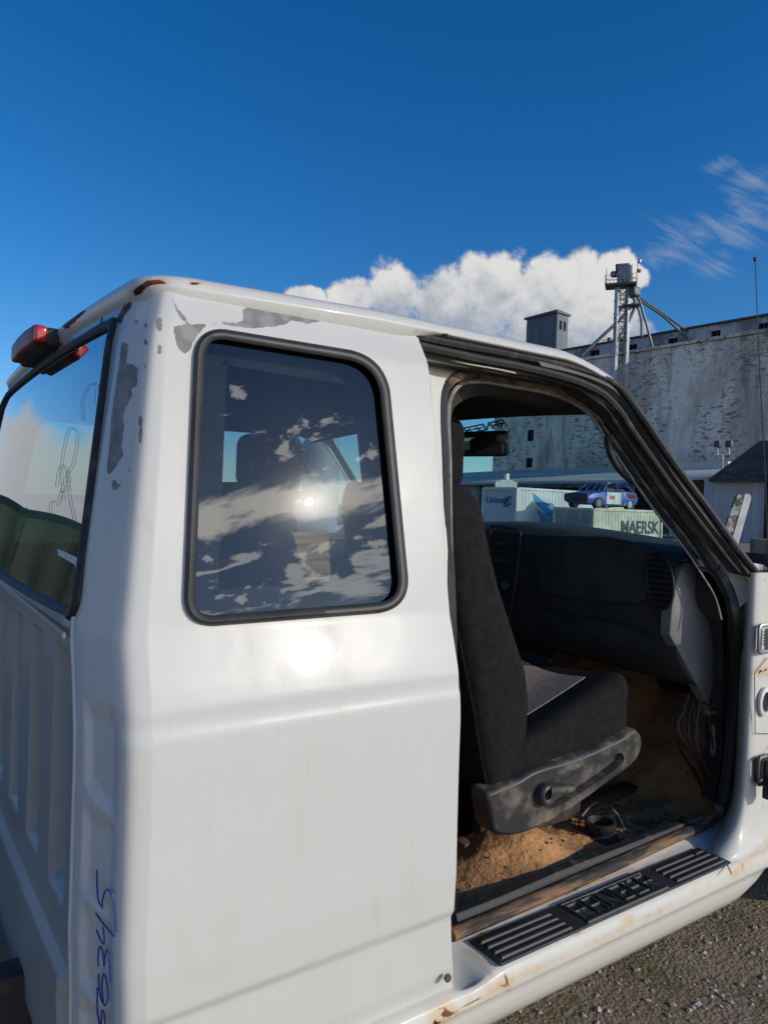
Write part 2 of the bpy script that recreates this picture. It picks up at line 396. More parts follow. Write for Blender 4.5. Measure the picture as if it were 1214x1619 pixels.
def sheet_obj(name, outer, holes, fn, step, m, parent=None, flip=False, attrs=None, step2=None):
    V, P3, Fs, N = sheet(outer, holes, fn, step, step2=step2)
    a, b, c_ = P3[Fs[:, 0]], P3[Fs[:, 1]], P3[Fs[:, 2]]
    fnm = np.cross(b-a, c_-a); s_ = np.sign((fnm*N[Fs[:, 0]]).sum(1).sum())
    if flip: N = -N
    if s_*(-1 if flip else 1) < 0: Fs = Fs[:, ::-1]
    me = bpy.data.meshes.new(name); me.from_pydata(P3.tolist(), [], Fs.tolist())
    for p in me.polygons: p.use_smooth = True
    me.normals_split_custom_set_from_vertices([tuple(n) for n in N])
    if attrs:
        for k, f in attrs.items():
            at_ = me.attributes.new(k, 'FLOAT', 'POINT'); at_.data.foreach_set('value', np.asarray(f(P3), dtype=np.float32))
    me.update()
    o = bpy.data.objects.new(name, me); COL.objects.link(o); me.materials.append(m)
    if parent is not None: o.parent = parent
    return o
def text(name, body, size, m, parent, origin, ex, ey, depth=.001, bold=0, shear=0, align='LEFT'):
    cu = bpy.data.curves.new(name+'_c', 'FONT'); cu.body = body; cu.size = size; cu.extrude = depth; cu.offset = bold; cu.shear = shear; cu.align_x = align; cu.resolution_u = 3
    tmp = bpy.data.objects.new('tmp', cu); COL.objects.link(tmp)
    bpy.context.view_layer.update()
    me = bpy.data.meshes.new_from_object(tmp.evaluated_get(bpy.context.evaluated_depsgraph_get()))
    bpy.data.objects.remove(tmp); me.name = name
    ex = np.array(ex, float); ey = np.array(ey, float); ez = np.cross(ex, ey); ez /= np.linalg.norm(ez)
    for v in me.vertices:
        q = np.array(origin)+v.co.x*ex+v.co.y*ey+v.co.z*ez; v.co = q
    me.materials.clear()
    return link(name, me, m, parent, smooth=False)

# ------------------------------------------------------------------ body section functions
def table(pts, blur):
    zz = np.arange(.1, 2.2, .002); v = np.interp(zz, [a for a, b in pts], [b for a, b in pts])
    k = max(1, int(blur/.002)); ker = np.hanning(k+2)[1:-1]; ker /= ker.sum()
    vp = np.pad(v, k, mode='edge'); v = np.convolve(vp, ker, 'same')[k:-k]
    return lambda z: np.interp(z, zz, v)
PROF = [(.28, .09), (.34, .05), (.42, .02), (.50, .004), (.598, 0), (.612, -.001), (.626, -.010), (.70, -.016), (1.0, -.015), (1.052, -.0105), (1.066, -.005), (1.082, -.003), (1.092, -.003), (1.118, .005), (1.21, .036), (1.72, .145), (1.785, .185), (2, .32)]
ys = table(PROF, .022)
XR = [(.28, .30), (.6, .28), (.72, .272), (1.2, .272), (1.25, .280), (1.7, .350), (1.79, .380), (2, .44)]
xr = table(XR, .05)
CXT, CYT, BUL = .075, .12, .008
def kz(z): return 1-.34*np.clip((np.asarray(z, float)-1.22)/.45, 0, 1)
def _cat(P, n=12):
    P = np.array(P, float); o = []
    for i in range(len(P)-1):
        a, b, c_, d = P[max(i-1, 0)], P[i], P[i+1], P[min(i+2, len(P)-1)]
        for t in np.arange(n)/n: o.append(.5*((2*b)+(c_-a)*t+(2*a-5*b+4*c_-d)*t*t+(3*b-a-3*c_+d)*t**3))
    return np.array(o+[P[-1]])
_cc = _cat([(0, CYT), (.006, .098), (.022, .058), (.036, .026), (.050, .007), (CXT, 0)])
_cl = np.concatenate([[0], np.cumsum(np.linalg.norm(np.diff(_cc, axis=0), axis=1))]); LC = float(_cl[-1]); _cs = _cl-LC
_ct = np.gradient(_cc, axis=0); _ct /= np.linalg.norm(_ct, axis=1)[:, None]; _cn = np.column_stack([-_ct[:, 1], _ct[:, 0]])
def shell(s, z, off=0., mirror=False):
    s = np.asarray(s, float); z = np.asarray(z, float)
    X = xr(z); Y = ys(z); k = kz(z)
    sc = np.clip(s, -LC, 0); cx = np.interp(sc, _cs, _cc[:, 0]); cy = np.interp(sc, _cs, _cc[:, 1]); nx = np.interp(sc, _cs, _cn[:, 0]); ny = np.interp(sc, _cs, _cn[:, 1])
    x = np.where(s >= 0, X+k*CXT+s, X+k*cx+nx*off)
    y = np.where(s >= 0, Y+off, Y+k*cy+ny*off)
    bk = s < -LC; yb = Y+k*CYT+(-s-LC)
    x = np.where(bk, X+off-BUL*(1-np.clip((yb-.98)/.88, -1, 1)**2), x)
    y = np.where(bk, yb, y)
    if mirror: y = 1.96-y
    return np.stack([x, y, z], -1)
def cdx(z): return float(xr(z)+kz(z)*CXT)
def cdy(z): return float(ys(z)+kz(z)*CYT)
def side(p, off=0.):
    d = ray(*p); y = 0.
    for i in range(40):
        t = (y-C[1])/d[1]; q = C+t*d; y = .5*y+.5*(float(ys(q[2]))+off)
    return C+(y-C[1])/d[1]*d
def to_s(q): return (q[0]-cdx(q[2]), q[2])
def ztop(y): return 1.785+.030*(1-np.clip((y-.98)/.80, -1, 1)**2)

# paint damage, as outlines on the panel
CH_SIDE = [[(273, 517), (285, 514), (310, 513), (385, 508), (383, 490), (400, 481), (440, 483), (470, 490), (506, 500), (508, 508), (488, 512), (462, 507), (450, 513), (420, 517), (400, 519), (330, 512), (312, 530), (300, 555), (292, 560), (281, 550), (277, 530)],
           [(560, 508), (585, 512), (596, 517), (594, 524), (580, 519)],
           [(246, 504), (256, 503), (258, 515), (254, 525), (247, 520)], [(250, 545), (257, 545), (256, 560), (249, 560)],
           [(270, 470), (280, 485), (290, 498), (298, 510), (290, 508), (279, 492)], [(228, 535), (235, 538), (233, 546), (227, 542)],
           [(220, 655), (226, 660), (224, 700), (219, 702)], [(229, 574), (232, 574), (231, 582), (228, 582)]]
CH_REAR = [[(193, 540), (203, 545), (200, 575), (213, 577), (219, 583), (217, 608), (207, 615), (210, 625), (202, 640), (194, 660), (197, 675), (192, 705), (195, 720), (186, 735), (176, 748), (170, 752), (170, 735), (174, 700), (176, 660), (184, 610), (189, 575)],
           [(196, 480), (206, 478), (210, 470), (207, 490), (197, 495), (193, 520), (189, 530), (188, 500)],
           [(214, 505), (221, 508), (220, 513), (213, 512)], [(180, 755), (186, 765), (198, 768), (182, 776), (177, 770)], [(204, 740), (208, 742), (204, 748)], [(230, 510), (236, 512), (233, 518), (228, 516)]]
def poly_field(polys, w_=10.):
    def f(P3):
        u, v = proj(P3); Q = np.column_stack([u, v]); best = np.zeros(len(Q))
        for P in polys:
            P = np.array(P, float); lo, hi = P.min(0)-w_, P.max(0)+w_
            k = np.where((Q[:, 0] > lo[0]) & (Q[:, 0] < hi[0]) & (Q[:, 1] > lo[1]) & (Q[:, 1] < hi[1]))[0]
            if not len(k): continue
            q = Q[k]; d = np.full(len(k), 1e9)
            for i in range(len(P)):
                a, b = P[i-1], P[i]; t = np.clip(((q-a)@(b-a))/((b-a)@(b-a)+1e-9), 0, 1)
                d = np.minimum(d, np.linalg.norm(q-a-t[:, None]*(b-a), axis=1))
            sd = np.where(inside(q, P), d, -d)
            best[k] = np.maximum(best[k], np.clip(.5+sd/w_, 0, 1))
        return best
    return f
def line_field(lines):
    """lines: (points, half width px)"""
    def f(P3):
        u, v = proj(P3); Q = np.column_stack([u, v]); best = np.zeros(len(Q))
        for L, r in lines:
            L = np.array(L, float)
            for a, b in zip(L[:-1], L[1:]):
                t = np.clip(((Q-a)@(b-a))/((b-a)@(b-a)+1e-9), 0, 1)
                d = np.linalg.norm(Q-a-t[:, None]*(b-a), axis=1); best = np.maximum(best, np.clip(1-d/(2*r), 0, 1))
        return best
    return f

truck = thing('pickup_truck', 'white extended cab pickup with chipped paint, passenger door missing and truck bed removed', 'pickup truck')
GROUP_BG = None

# window outlines (on the tumblehome)
WQ = roundpoly([(309, 512), (612, 562), (651, 966), (289, 994)], [48, 58, 52, 50], 10)
def shrink(Q, d):
    Q = np.array(Q); T_ = np.roll(Q, -1, 0)-np.roll(Q, 1, 0); T_ /= np.linalg.norm(T_, axis=1)[:, None]+1e-9
    N = np.column_stack([-T_[:, 1], T_[:, 0]]); c_ = Q.mean(0)
    sg = np.sign(((c_-Q)*N).sum(1).sum()); return Q+sg*N*d
WQ_mid = shrink(WQ, 9); WQ_in = shrink(WQ, 17)
hole_q = [to_s(side(p)) for p in WQ_mid]
# door edge of the panel
DE = [(.963, 1.795), (.963, 1.553), (.955, 1.25), (.951, 1.08), (.949, .93), (.951, .75), (.955, .62), (.966, .52), (.985, .42), (1.01, .28)]
DEc = curve(DE, 6)
s_edge = [(x-cdx(z), z) for x, z in DEc]
S0 = -LC-.014
outer = [(S0, .40), (S0, .8), (S0, 1.2), (S0, 1.76)]+[(S0, 1.790)]+[(s, 1.793+.008*max(0, min(1, (s)/.4))) for s in np.linspace(S0, s_edge[0][0], 30)[1:-1]]+[tuple(p) for p in s_edge]+[(.0, .28), (S0, .30)]
def notches(s, z):
    """four pressed notches in the corner post"""
    x = np.zeros_like(s)
    for zc in (1.045, .885, .735, .585):
        q = np.clip((s+LC-.018)/.012, 0, 1)*np.clip((-.050-s)/.02, 0, 1)
        h = np.clip((zc+.06-z)/.035, 0, 1)*np.clip((z-(zc-.065)-(s+LC)*-.55)/.02, 0, 1)
        x += q*h
    return x*.010
def side_map(s, z):
    s = np.asarray(s, float); z = np.asarray(z, float)
    return shell(s, z, off=notches(s, z))
ch = poly_field(CH_SIDE+CH_REAR[:3]+CH_REAR[3:], 8.)
rs = line_field([([(205, 470), (185, 510), (200, 478), (235, 446), (262, 447)], 5), ([(232, 456), (330, 463), (420, 478), (640, 522)], 1.5), ([(210, 466), (190, 505)], 5)])
_rs0 = rs
rs = lambda P3: np.maximum(_rs0(P3), .33*line_field([([(652, 1330), (655, 1380), (648, 1420)], 2), ([(1, 1), (2, 2)], 1)])(P3))
def zonal(f, zones):
    def g(P3):
        b = f(P3)*1.0; u, v = proj(P3)
        for (a, c_, d_, e_), amt in zones: b = np.maximum(b, amt*np.exp(-((u-a)/d_)**2-((v-c_)/e_)**2))
        return b
    return g
ch = zonal(ch, [((215, 560, 22, 120), .24), ((222, 480, 30, 20), .22), ((440, 495, 130, 14), .16)])
side_panel = sheet_obj('side_panel', outer, [hole_q], side_map, .0062, PAINT, truck, attrs={'chip': ch, 'rust': rs})
# turned-in edge of the panel at the door opening
g = []
for x, z in DEc:
    y = float(ys(z)); g.append([(x, y, z), (x+.004, y+.004, z), (x+.005, y+.012, z), (x, y+.03, z), (x-.03, y+.05, z)])
MB().grid(g, flip=True).build('panel_edge', PAINT, truck)

# quarter window: rubber seal and tinted pane
def ring_path(Q, off): return np.array([side(p, off) for p in Q])
seal = MB(); Q = dens(WQ_mid, 12); P = ring_path(Q, .0)
G = []
k = len(P)
nrm = np.array([0, -.98, .2])
Po, Pi = ring_path(dens(WQ, 12)[:1].repeat(1, 0), 0), None
WQd = dens(WQ_mid, 10); offs = [(-8.5, .006), (-8.5, -.003), (-6, -.009), (-2, -.011), (4, -.009), (7.5, -.006), (8.5, .004), (8.5, .02)]
rows = [np.array([side(p, o) for p in shrink(WQd, d)]) for d, o in offs]
win = MB().grid(np.stack(rows, 1), closed_u=True).build('window_seal', RUBBER_CLEAN, truck)
gl_s = [to_s(side(p, .004)) for p in shrink(WQ_mid, 6)]
sheet_obj('window_pane', gl_s, [], lambda s, z: shell(s, z, .006), .03, GLASS_SIDE, win)
# inner trim frame behind the tinted pane
inner_in = [to_s(side(p, .04)) for p in shrink(WQ_in, 38)]
inner_out = [to_s(side(p, .04)) for p in shrink(WQ, -20)]
sheet_obj('window_inner_trim', inner_out, [inner_in], lambda s, z: shell(s, z, .045), .03, DARKTRIM, truck)

# ------------------------------------------------------------------ rear wall
TR, BR = (186, 509), (121, 976)
def rear_pt(p, off=0):
    d = ray(*p); x = .3
    for i in range(30):
        t = (x-C[0])/d[0]; q = C+t*d; x = .5*x+.5*float(xr(q[2])+off-BUL*(1-np.clip((q[1]-.98)/.88, -1, 1)**2))
    return C+(x-C[0])/d[0]*d
e1, e2 = rear_pt(TR), rear_pt(BR)
zt, zb = e1[2], e2[2]; yt, yb_ = e1[1], e2[1]
ywin = [(yt, zt)]+[(y, zt+.022*(1-((y-.98)/.83)**2)) for y in np.linspace(yt, 1.96-yt, 24)[1:-1]]+[(1.96-yt, zt), (1.96-yb_, zb)]+[(y, zb-.012*(1-((y-.98)/.9)**2)) for y in np.linspace(1.96-yb_, yb_, 24)[1:-1]]+[(yb_, zb)]
def round_big(P, r):
    P = np.array(P); out = []
    idx = [0, 23, 24, 47]
    k = len(P)
    for i in range(k):
        if i in idx: out += list(roundpoly(P, [r if j == i else .001 for j in range(k)], 7)[i*7:(i+1)*7])
        elif min(abs(i-j) for j in idx) >= 2: out.append(P[i])
    return np.array(out)
RWY = round_big(ywin, .035)
def rear_s(P): return [(-LC-(y-cdy(z)), z) for y, z in P]
rib_y = [.235+.215*i for i in range(7)]
def rear_map(s, z):
    P = shell(s, z); y = P[..., 1]; zz = P[..., 2]; ramp = np.clip((-LC-np.asarray(s))/.03-.35, 0, 1)
    d = np.zeros_like(y)
    for i, y0 in enumerate(rib_y):
        zlo = .73
        w_ = np.clip((zz-zlo+.0)/.035, 0, 1)*np.clip((1.165-zz)/.035, 0, 1); w_ = w_*w_*(3-2*w_)
        q = np.clip((.062-np.abs(y-y0))/.020, 0, 1); q = q*q*(3-2*q)
        d = np.maximum(d, q*w_)
    P[..., 0] += +.028*d*ramp
    # folded shelf under the ribs and the belt ledge
    P[..., 0] -= .018*np.clip((.66-zz)/.02, 0, 1)*np.clip((-LC-np.asarray(s))/.03-.3, 0, 1)
    P[..., 0] -= ramp*.010*np.clip((zz-1.195)/.006, 0, 1)*np.clip((1.225-zz)/.006, 0, 1)
    return P
ztopS = []
yy = np.linspace(cdy(1.79), 1.96-cdy(1.79), 40)
send = -LC-(1.96-2*cdy(1.2))
rear_out = [(S0, .42), (S0, 1.79)]+[(-LC-(y-cdy(1.79)), float(ztop(y))+.004) for y in yy]+[(-LC-(1.96-2*cdy(z)), z) for z in (1.78, 1.7, 1.5, 1.2, 1.1, .9, .6)]+[(send, .42)]
hole_r = [tuple(p) for p in rear_s(RWY)]
rear_rust = line_field([([(208, 466), (188, 508)], 5), ([(110, 505), (128, 490), (150, 475)], 4), ([(95, 545), (110, 520), (115, 510)], 3), ([(170, 475), (180, 460)], 3), ([(160, 520), (163, 490)], 1.5), ([(140, 480), (150, 470)], 3), ([(15, 605), (20, 598)], 3),
                        ([(150, 1560), (150, 1561)], .1)])
rear_wall = sheet_obj('rear_wall', rear_out, [hole_r], rear_map, .0065, PAINT_REAR_SHADED, truck, attrs={'chip': poly_field([[(155, 470), (164, 468), (162, 480)], [(176, 515), (181, 512), (180, 522)]], 8.), 'rust': rear_rust})
# seal and pane
def rear_ring(Pyz, off):
    out = []
    for y, z in Pyz: out.append((float(xr(z))+off-BUL*(1-np.clip((y-.98)/.88, -1, 1)**2), y, z))
    return np.array(out)
RWd = dens(RWY, .02)
rows = [rear_ring(shrink(RWd, d), o) for d, o in [(-.010, .006), (-.010, -.004), (-.004, -.009), (.006, -.009), (.012, -.004), (.014, .012)]]
rw = MB().grid(np.stack(rows, 1), closed_u=True).build('rear_window_seal', RUBBER, truck)
def rear_plain(off):
    def f(s, z):
        P = shell(s, z); P[..., 0] += off; return P
    return f
sheet_obj('rear_window_pane', rear_s(shrink(RWY, .008)), [], rear_plain(.001), .03, GLASS_REAR, rw)
def on_rear(p, off): return rear_pt(p, off)
scr = MB()
for L in ([(100, 790), (96, 740), (104, 690), (113, 676), (121, 690), (115, 730), (103, 755), (95, 780), (90, 800)], [(88, 770), (92, 745), (100, 735), (108, 755), (103, 775), (94, 778)], [(104, 740), (110, 790), (117, 825)], [(78, 810), (80, 795), (86, 792)],
          [(131, 665), (129, 635), (140, 610), (152, 608), (150, 640)]):
    scr.tube(curve([on_rear(p, -.0015) for p in L], 5), .00045, 4)
scr.build('pen_scribble', PENCIL, rw)
MB().add([on_rear(p, -.0015) for p in [(91, 868), (103, 872), (127, 884), (126, 910), (121, 908), (119, 893), (104, 884), (93, 878)]], [tuple(range(8))]).build('torn_sticker', STICKER, rw, smooth=False)
# bright strip on the belt ledge, vertical flange
L = [rear_pt(p, -.012) for p in [(-60, 874), (0, 922), (50, 963), (102, 1005)]]
MB().tube(L, .0032, 6, flat=1.8).build('belt_strip', STRIP, truck)
fl = [shell(np.array(S0+.001), np.array(z)) for z in np.linspace(1.22, .42, 24)]
MB().tube([(float(p[0])-.001, float(p[1]), float(p[2])) for p in fl], .0045, 6).build('corner_flange', PAINT, truck)
# hand written number
ink = MB()
strokes = [[(153.5, 1375), (154, 1400), (156, 1424), (162, 1434)], [(162.5, 1437), (163, 1421), (167.5, 1408), (172.5, 1407), (178, 1415), (181, 1435), (184, 1474)],
           [(151.6, 1444), (165, 1462), (181, 1481)], [(152.7, 1470), (159, 1485), (164.4, 1492), (165, 1481), (163, 1465.6)],
           [(156.4, 1527), (155.6, 1512), (158, 1497), (162, 1502), (164.4, 1515), (165, 1528), (166, 1513.6), (169.5, 1501), (173, 1513.6), (175, 1553)],
           [(156.4, 1540), (157, 1560), (160.4, 1579), (167, 1589.6), (170.8, 1574), (169, 1552), (164.4, 1540), (161.7, 1552), (162, 1570), (164.4, 1584)],
           [(154.3, 1562), (154, 1593.6), (156.4, 1611), (160, 1623), (161, 1601.6), (164.4, 1600), (167, 1624)]]
def on_shell(p):
    d = ray(*p); best = None
    t = .6
    # march the ray until it meets the corner post
    while t < 2.2:
        q = C+t*d; x0 = float(xr(q[2])); y0 = float(ys(q[2]))
        kk = float(kz(q[2])); ex_, ey_ = q[0]-x0, q[1]-y0
        if ex_ < 0 or ey_ < 0: ins = False
        elif ex_ >= kk*CXT or ey_ >= kk*CYT: ins = True
        else: ins = ey_ >= kk*np.interp(ex_/kk, _cc[:, 0], _cc[:, 1])-.003
        if ins: break
        t += .0008
    return C+(t-.0012)*d
for L in strokes: ink.tube(curve([on_shell(p) for p in L], 5), .0014, 5)
ink.build('handwritten_number', INK, truck)

# ------------------------------------------------------------------ roof
def rrect(x0, x1, y0, y1, r, n=10):
    return roundpoly([(x0, y0), (x1, y0), (x1, y1), (x0, y1)], r, n)
def roof_z(x, y):
    return 1.789+.018*np.clip((x-.36)/.5, 0, 1)+.030*(1-np.clip((y-.98)/.80, -1, 1)**2)-.55*np.clip(x-1.42, 0, 1)**1.6
rings = []
R0 = dens(rrect(.366, 1.70, .178, 1.782, .075), .02)
prev = None
for d, h in [(.014, -.030), (.004, -.022), (0, -.006), (-.003, 0), (-.003, .006), (.002, .015), (.010, .022), (.025, .028), (.05, .032), (.12, .034), (.3, .035), (.5, .035), (.66, .035)]:
    c_ = np.array([.366+1.70, 1.96])/2; hw = np.array([(1.70-.366)/2, .802])
    sc_ = (hw-d)/hw if d < .6 else np.array([(hw[0]-d)/hw[0], .06])
    sc_ = np.maximum(sc_, .02)
    q = (R0-c_)*sc_+c_
    rings.append([(x, y, float(roof_z(x, y))+(h if h > -.005 else h*(1-min(1, max(0, (x-.90)/.12))*(.92)))-.006) for x, y in q])
RN = np.array(rings)
mb = MB(); mb.grid(np.transpose(RN, (1, 0, 2)), closed_u=True, flip=True)
roof = mb.build('roof', PAINT, truck, angle=0)
if True:
    me = roof.data; P3 = np.array([v.co[:] for v in me.vertices])
    rr = line_field([([(215, 462), (235, 447), (262, 445)], 4), ([(305, 446), (318, 450)], 3), ([(105, 515), (130, 492)], 5), ([(150, 470), (165, 462)], 3), ([(655, 524), (665, 527)], 2), ([(698, 528), (704, 530)], 3)])(P3)
    a_ = me.attributes.new('rust', 'FLOAT', 'POINT'); a_.data.foreach_set('value', rr.astype(np.float32))
    a_ = me.attributes.new('chip', 'FLOAT', 'POINT'); a_.data.foreach_set('value', np.zeros(len(P3), np.float32))
# rusty seam line under the roof lip
seam = [(x, float(ys(1.781))-.003, 1.7835+.018*min(1, max(0, (x-.36)/.5))-.002) for x in np.linspace(.44, .95, 16)]
MB().tube(seam, .0016, 4).build('roof_seam', RUBBER_WORN, truck)

# third brake light
BLC = rear_pt((79, 550))
bl = MB().rbox((.004, .01, 0), (.05, .36, .052), .014, 5)
def blmap(p):
    y = BLC[1]+p[1]*1.0; return (BLC[0]-.022+p[0]-.006*(1-(p[1]/.25)**2), y, BLC[2]-.012*(p[1]/.25)**2+p[2])
bl.v = [blmap(p) for p in bl.v]
blo = bl.build('brake_light', BLACKPL, truck)
l2 = MB().rbox((-.028, -.01, .002), (.034, .34, .050), .010, 4); l2.v = [blmap(p) for p in l2.v]; l2.build('red_lens', REDLENS, blo)
l3 = MB().rbox((-.028, -.175, .004), (.030, .035, .040), .008, 4); l3.v = [blmap(p) for p in l3.v]; l3.build('lens_end', REDLIT, blo)

# ------------------------------------------------------------------ far side of the cab
far = [(S0, .40), (S0, 1.785), (1.35, 1.785)]+[(x-cdx(z), z) for x, z in [(1.68, 1.74), (1.80, 1.60), (2.12, 1.25), (2.2, 1.2), (2.2, .40)]]
fq = roundpoly([(.09, 1.68), (.52, 1.68), (.55, 1.23), (.07, 1.23)], .05, 6)
fd = roundpoly([(.62, 1.70), (1.26, 1.71), (1.72, 1.26), (.62, 1.22)], [.04, .08, .04, .04], 6)
sheet_obj('far_side_panel', far, [fq, fd], lambda s, z: shell(s, z, 0, True), .03, PAINT, truck)
sheet_obj('far_side_trim', far, [shrink(fq, -.0), shrink(fd, -.0)], lambda s, z: shell(s, z, .03, True), .04, DARKTRIM, truck)
sheet_obj('far_quarter_glass', fq, [], lambda s, z: shell(s, z, .01, True), .05, GLASS_SIDE, truck)
sheet_obj('far_door_glass', fd, [], lambda s, z: shell(s, z, .01, True), .05, GLASS_FAR, truck)
# inner lining behind the near quarter panel and the rear wall
outl = [(.0, .42), (.0, 1.76), (.52, 1.76), (.52, .42)]
sheet_obj('quarter_lining', outl, [inner_in], lambda s, z: shell(s, z, .05), .05, DARKTRIM, truck)
lin_r = [(-LC-.02, .42), (-LC-.02, 1.76), (-LC-1.50, 1.76), (-LC-1.70, .42)]
sheet_obj('rear_lining', lin_r, [rear_s(RWY)], rear_plain(.04), .05, DARKTRIM, truck)

# ------------------------------------------------------------------ door opening
def sidepath(P, off, n=6, z=None): 
    P = curve([side(p, off) for p in P], n); return P
RAIL_A = [(655, 531), (700, 541), (760, 552), (820, 563), (880, 576), (930, 590), (965, 604), (990, 624), (1012, 655), (1063, 730), (1120, 806), (1162, 864), (1204, 916)]
RAIL_B = [(662, 548), (700, 556), (760, 569), (820, 580), (880, 594), (925, 609), (955, 626), (980, 652), (1000, 682), (1055, 760), (1110, 832), (1150, 884), (1168, 905)]
INN = [(712, 1450), (713, 1000), (703, 800), (699, 690), (700, 630), (716, 599), (745, 590), (800, 596), (860, 606), (910, 622), (945, 645), (975, 680), (1050, 790), (1098, 850), (1130, 895), (1152, 935), (1161, 970)]
OUT = [(690, 1450), (688, 1000), (665, 800), (652, 690), (646, 600), (648, 530), (700, 534), (800, 556), (870, 568), (930, 585), (968, 602), (1000, 634), (1062, 725), (1120, 802), (1162, 858), (1200, 908), (1203, 940)]
a = curve([side(p, .07) for p in INN], 5); b = curve([side(p, .022) for p in OUT], 5)
mid = [a*(1-t)+b*t+np.array([0, .012, 0])*math.sin(t*math.pi) for t in (0, .25, .5, .75)]+[b, b+np.array([0, .03, 0])]
MB().grid(np.stack(mid, 1), flip=True).build('door_jamb', PAINT_S, truck)
MB().tube(sidepath(RAIL_A, .006), .0105, 8).build('roof_weatherstrip', RUBBER, truck)
rbp = sidepath(RAIL_B, .022); MB().tube(rbp, np.interp(np.arange(len(rbp)), [0, 36, 60, len(rbp)], [.0115, .0115, .007, .004]), 8).build('roof_weatherstrip', RUBBER, truck)
# dark sheet carrying the shade on the painted windscreen pillar, between the strips
A1 = [(850, 570), (900, 580), (940, 592), (978, 610), (1002, 638), (1024, 668), (1066, 738), (1122, 812), (1166, 870), (1199, 917)]
A2 = [(850, 594), (895, 606), (925, 618), (950, 634), (970, 660), (990, 690), (1045, 768), (1095, 838), (1135, 885), (1150, 905)]
a = curve([side(p, .000) for p in A1], 5); b = curve([side(p, .045) for p in A2], 5)
MB().grid(np.stack([a, a*.6+b*.4+np.array([0, -.012, 0]), a*.3+b*.7, b], 1)).build('pillar_shade_sheet', RUBBER_CLEAN, truck)
pwp = sidepath([(900, 581), (965, 604), (1006, 650), (1063, 733), (1120, 809), (1163, 868), (1203, 916)], .000); MB().tube(pwp, np.interp(np.arange(len(pwp)), [0, 13, len(pwp)], [.003, .0125, .0125]), 8, flat=.8).build('pillar_weatherstrip', RUBBER, truck)
# main door seal
SEALP = [(712, 1440), (712, 1000), (705, 840), (702, 730), (699, 660), (703, 615), (725, 594), (760, 590), (810, 598), (865, 609), (912, 624), (948, 648), (980, 690), (1050, 790), (1098, 852), (1130, 898), (1150, 935), (1160, 980), (1161, 1060), (1155, 1150), (1147, 1230), (1136, 1275), (1118, 1300)]
def sealpt(p):
    off = .075
    if p[1] > 950 and p[0] > 900: off = .075+.055*min(1, (p[1]-950)/150)
    return side(p, off) if p[1] < 1000 or p[0] < 900 else pl(p, y=.14)
sp = [sealpt(p) for p in SEALP]
sp += [pl((1060, 1326), z=.488), pl((960, 1372), z=.486), pl((850, 1420), z=.484), pl((760, 1458), z=.484), pl((712, 1478), z=.484)]
spc = curve(sp, 6)
kk = int(len(spc)*.60)
k1_ = 15*6; k2_ = 21*6
k0_ = 11*6; kl_ = 31
MB().tube(spc[:kl_+1], .0115, 8).build('door_seal', RUBBER_CLEAN, truck)
MB().tube(spc[kl_:k0_+1], np.concatenate([np.full(k0_-kl_-12, .0125), np.linspace(.0125, .008, 13)]), 8).build('door_seal', RUBBER_WORN, truck)
MB().tube(spc[k0_:k1_+1]+np.array([-.003, .004, 0]), np.concatenate([np.full(k1_-k0_-12, .011), np.linspace(.011, .018, 13)]), 8).build('door_seal', RUBBER, truck)
MB().tube(spc[k0_:k1_+1]+np.array([.004, -.008, .004]), .0042, 6).build('seal_rib', RUBBER_WORN, truck)
MB().tube(spc[k1_:k2_+1], .019, 8).build('door_seal', RUBBER_CLEAN, truck)
MB().tube(spc[k2_:], .0185, 10, flat=.75).build('door_seal', RUBBER_MUD, truck)
sp2 = [side((p[0]+dx, p[1]+dy), .095) for p, dx, dy in [((708, 1000), 6, 0), ((706, 840), 5, 0), ((703, 730), 7, 0), ((699, 660), 9, 0), ((703, 620), 10, 6), ((730, 594), 2, 12), ((765, 591), 0, 13), ((810, 598), 0, 13), ((865, 609), -2, 12), ((908, 624), -4, 12), ((940, 648), -6, 10), ((972, 694), -10, 8), ((1040, 794), -10, 8), ((1090, 856), -11, 8), ((1120, 902), -10, 8), ((1138, 940), -8, 4), ((1146, 980), -6, 0)]]
spl = curve(sp2, 6); MB().tube(spl, np.interp(np.arange(len(spl)), [0, 60, 75, len(spl)], [.0055, .0055, .003, .003]), 6).build('seal_lip', GREYTRIM, truck)
sp3 = [p+np.array([0, .0, 0]) for p in [side(q, .085) for q in [(724, 602), (765, 599), (810, 606), (865, 617), (905, 631), (938, 655), (972, 700), (1043, 798), (1092, 860), (1124, 905), (1146, 945)]]]
MB().tube(curve(sp3, 6), .004, 6).build('seal_rib', RUBBER_WORN, truck)
# dark pillar trim inside the opening
I1 = [(700, 1300), (714, 1000), (705, 840), (704, 730), (704, 650), (712, 615), (740, 606), (800, 610), (860, 620), (905, 635), (936, 658), (965, 705), (1033, 803), (1083, 866), (1112, 910), (1132, 950), (1142, 1000), (1142, 1100), (1138, 1200), (1128, 1270)]
I2 = [(722, 1300), (722, 1000), (716, 840), (715, 730), (713, 668), (722, 640), (760, 625), (810, 630), (860, 640), (905, 646), (940, 652), (982, 688), (1034, 765), (1068, 826), (1100, 882), (1112, 950), (1124, 1000), (1127, 1100), (1128, 1200), (1120, 1262)]
yI = lambda p, o, y: side(p, o) if p[1] < 970 or p[0] < 900 else pl(p, y=y)
a = curve([yI(p, .10, .15) for p in I1], 5); b = curve([yI(p, .15, .20) for p in I2], 5)
MB().grid(np.stack([a, b*.5+a*.5, b, b+np.array([0, .03, 0])], 1)).build('pillar_trim', DARKTRIM, truck)
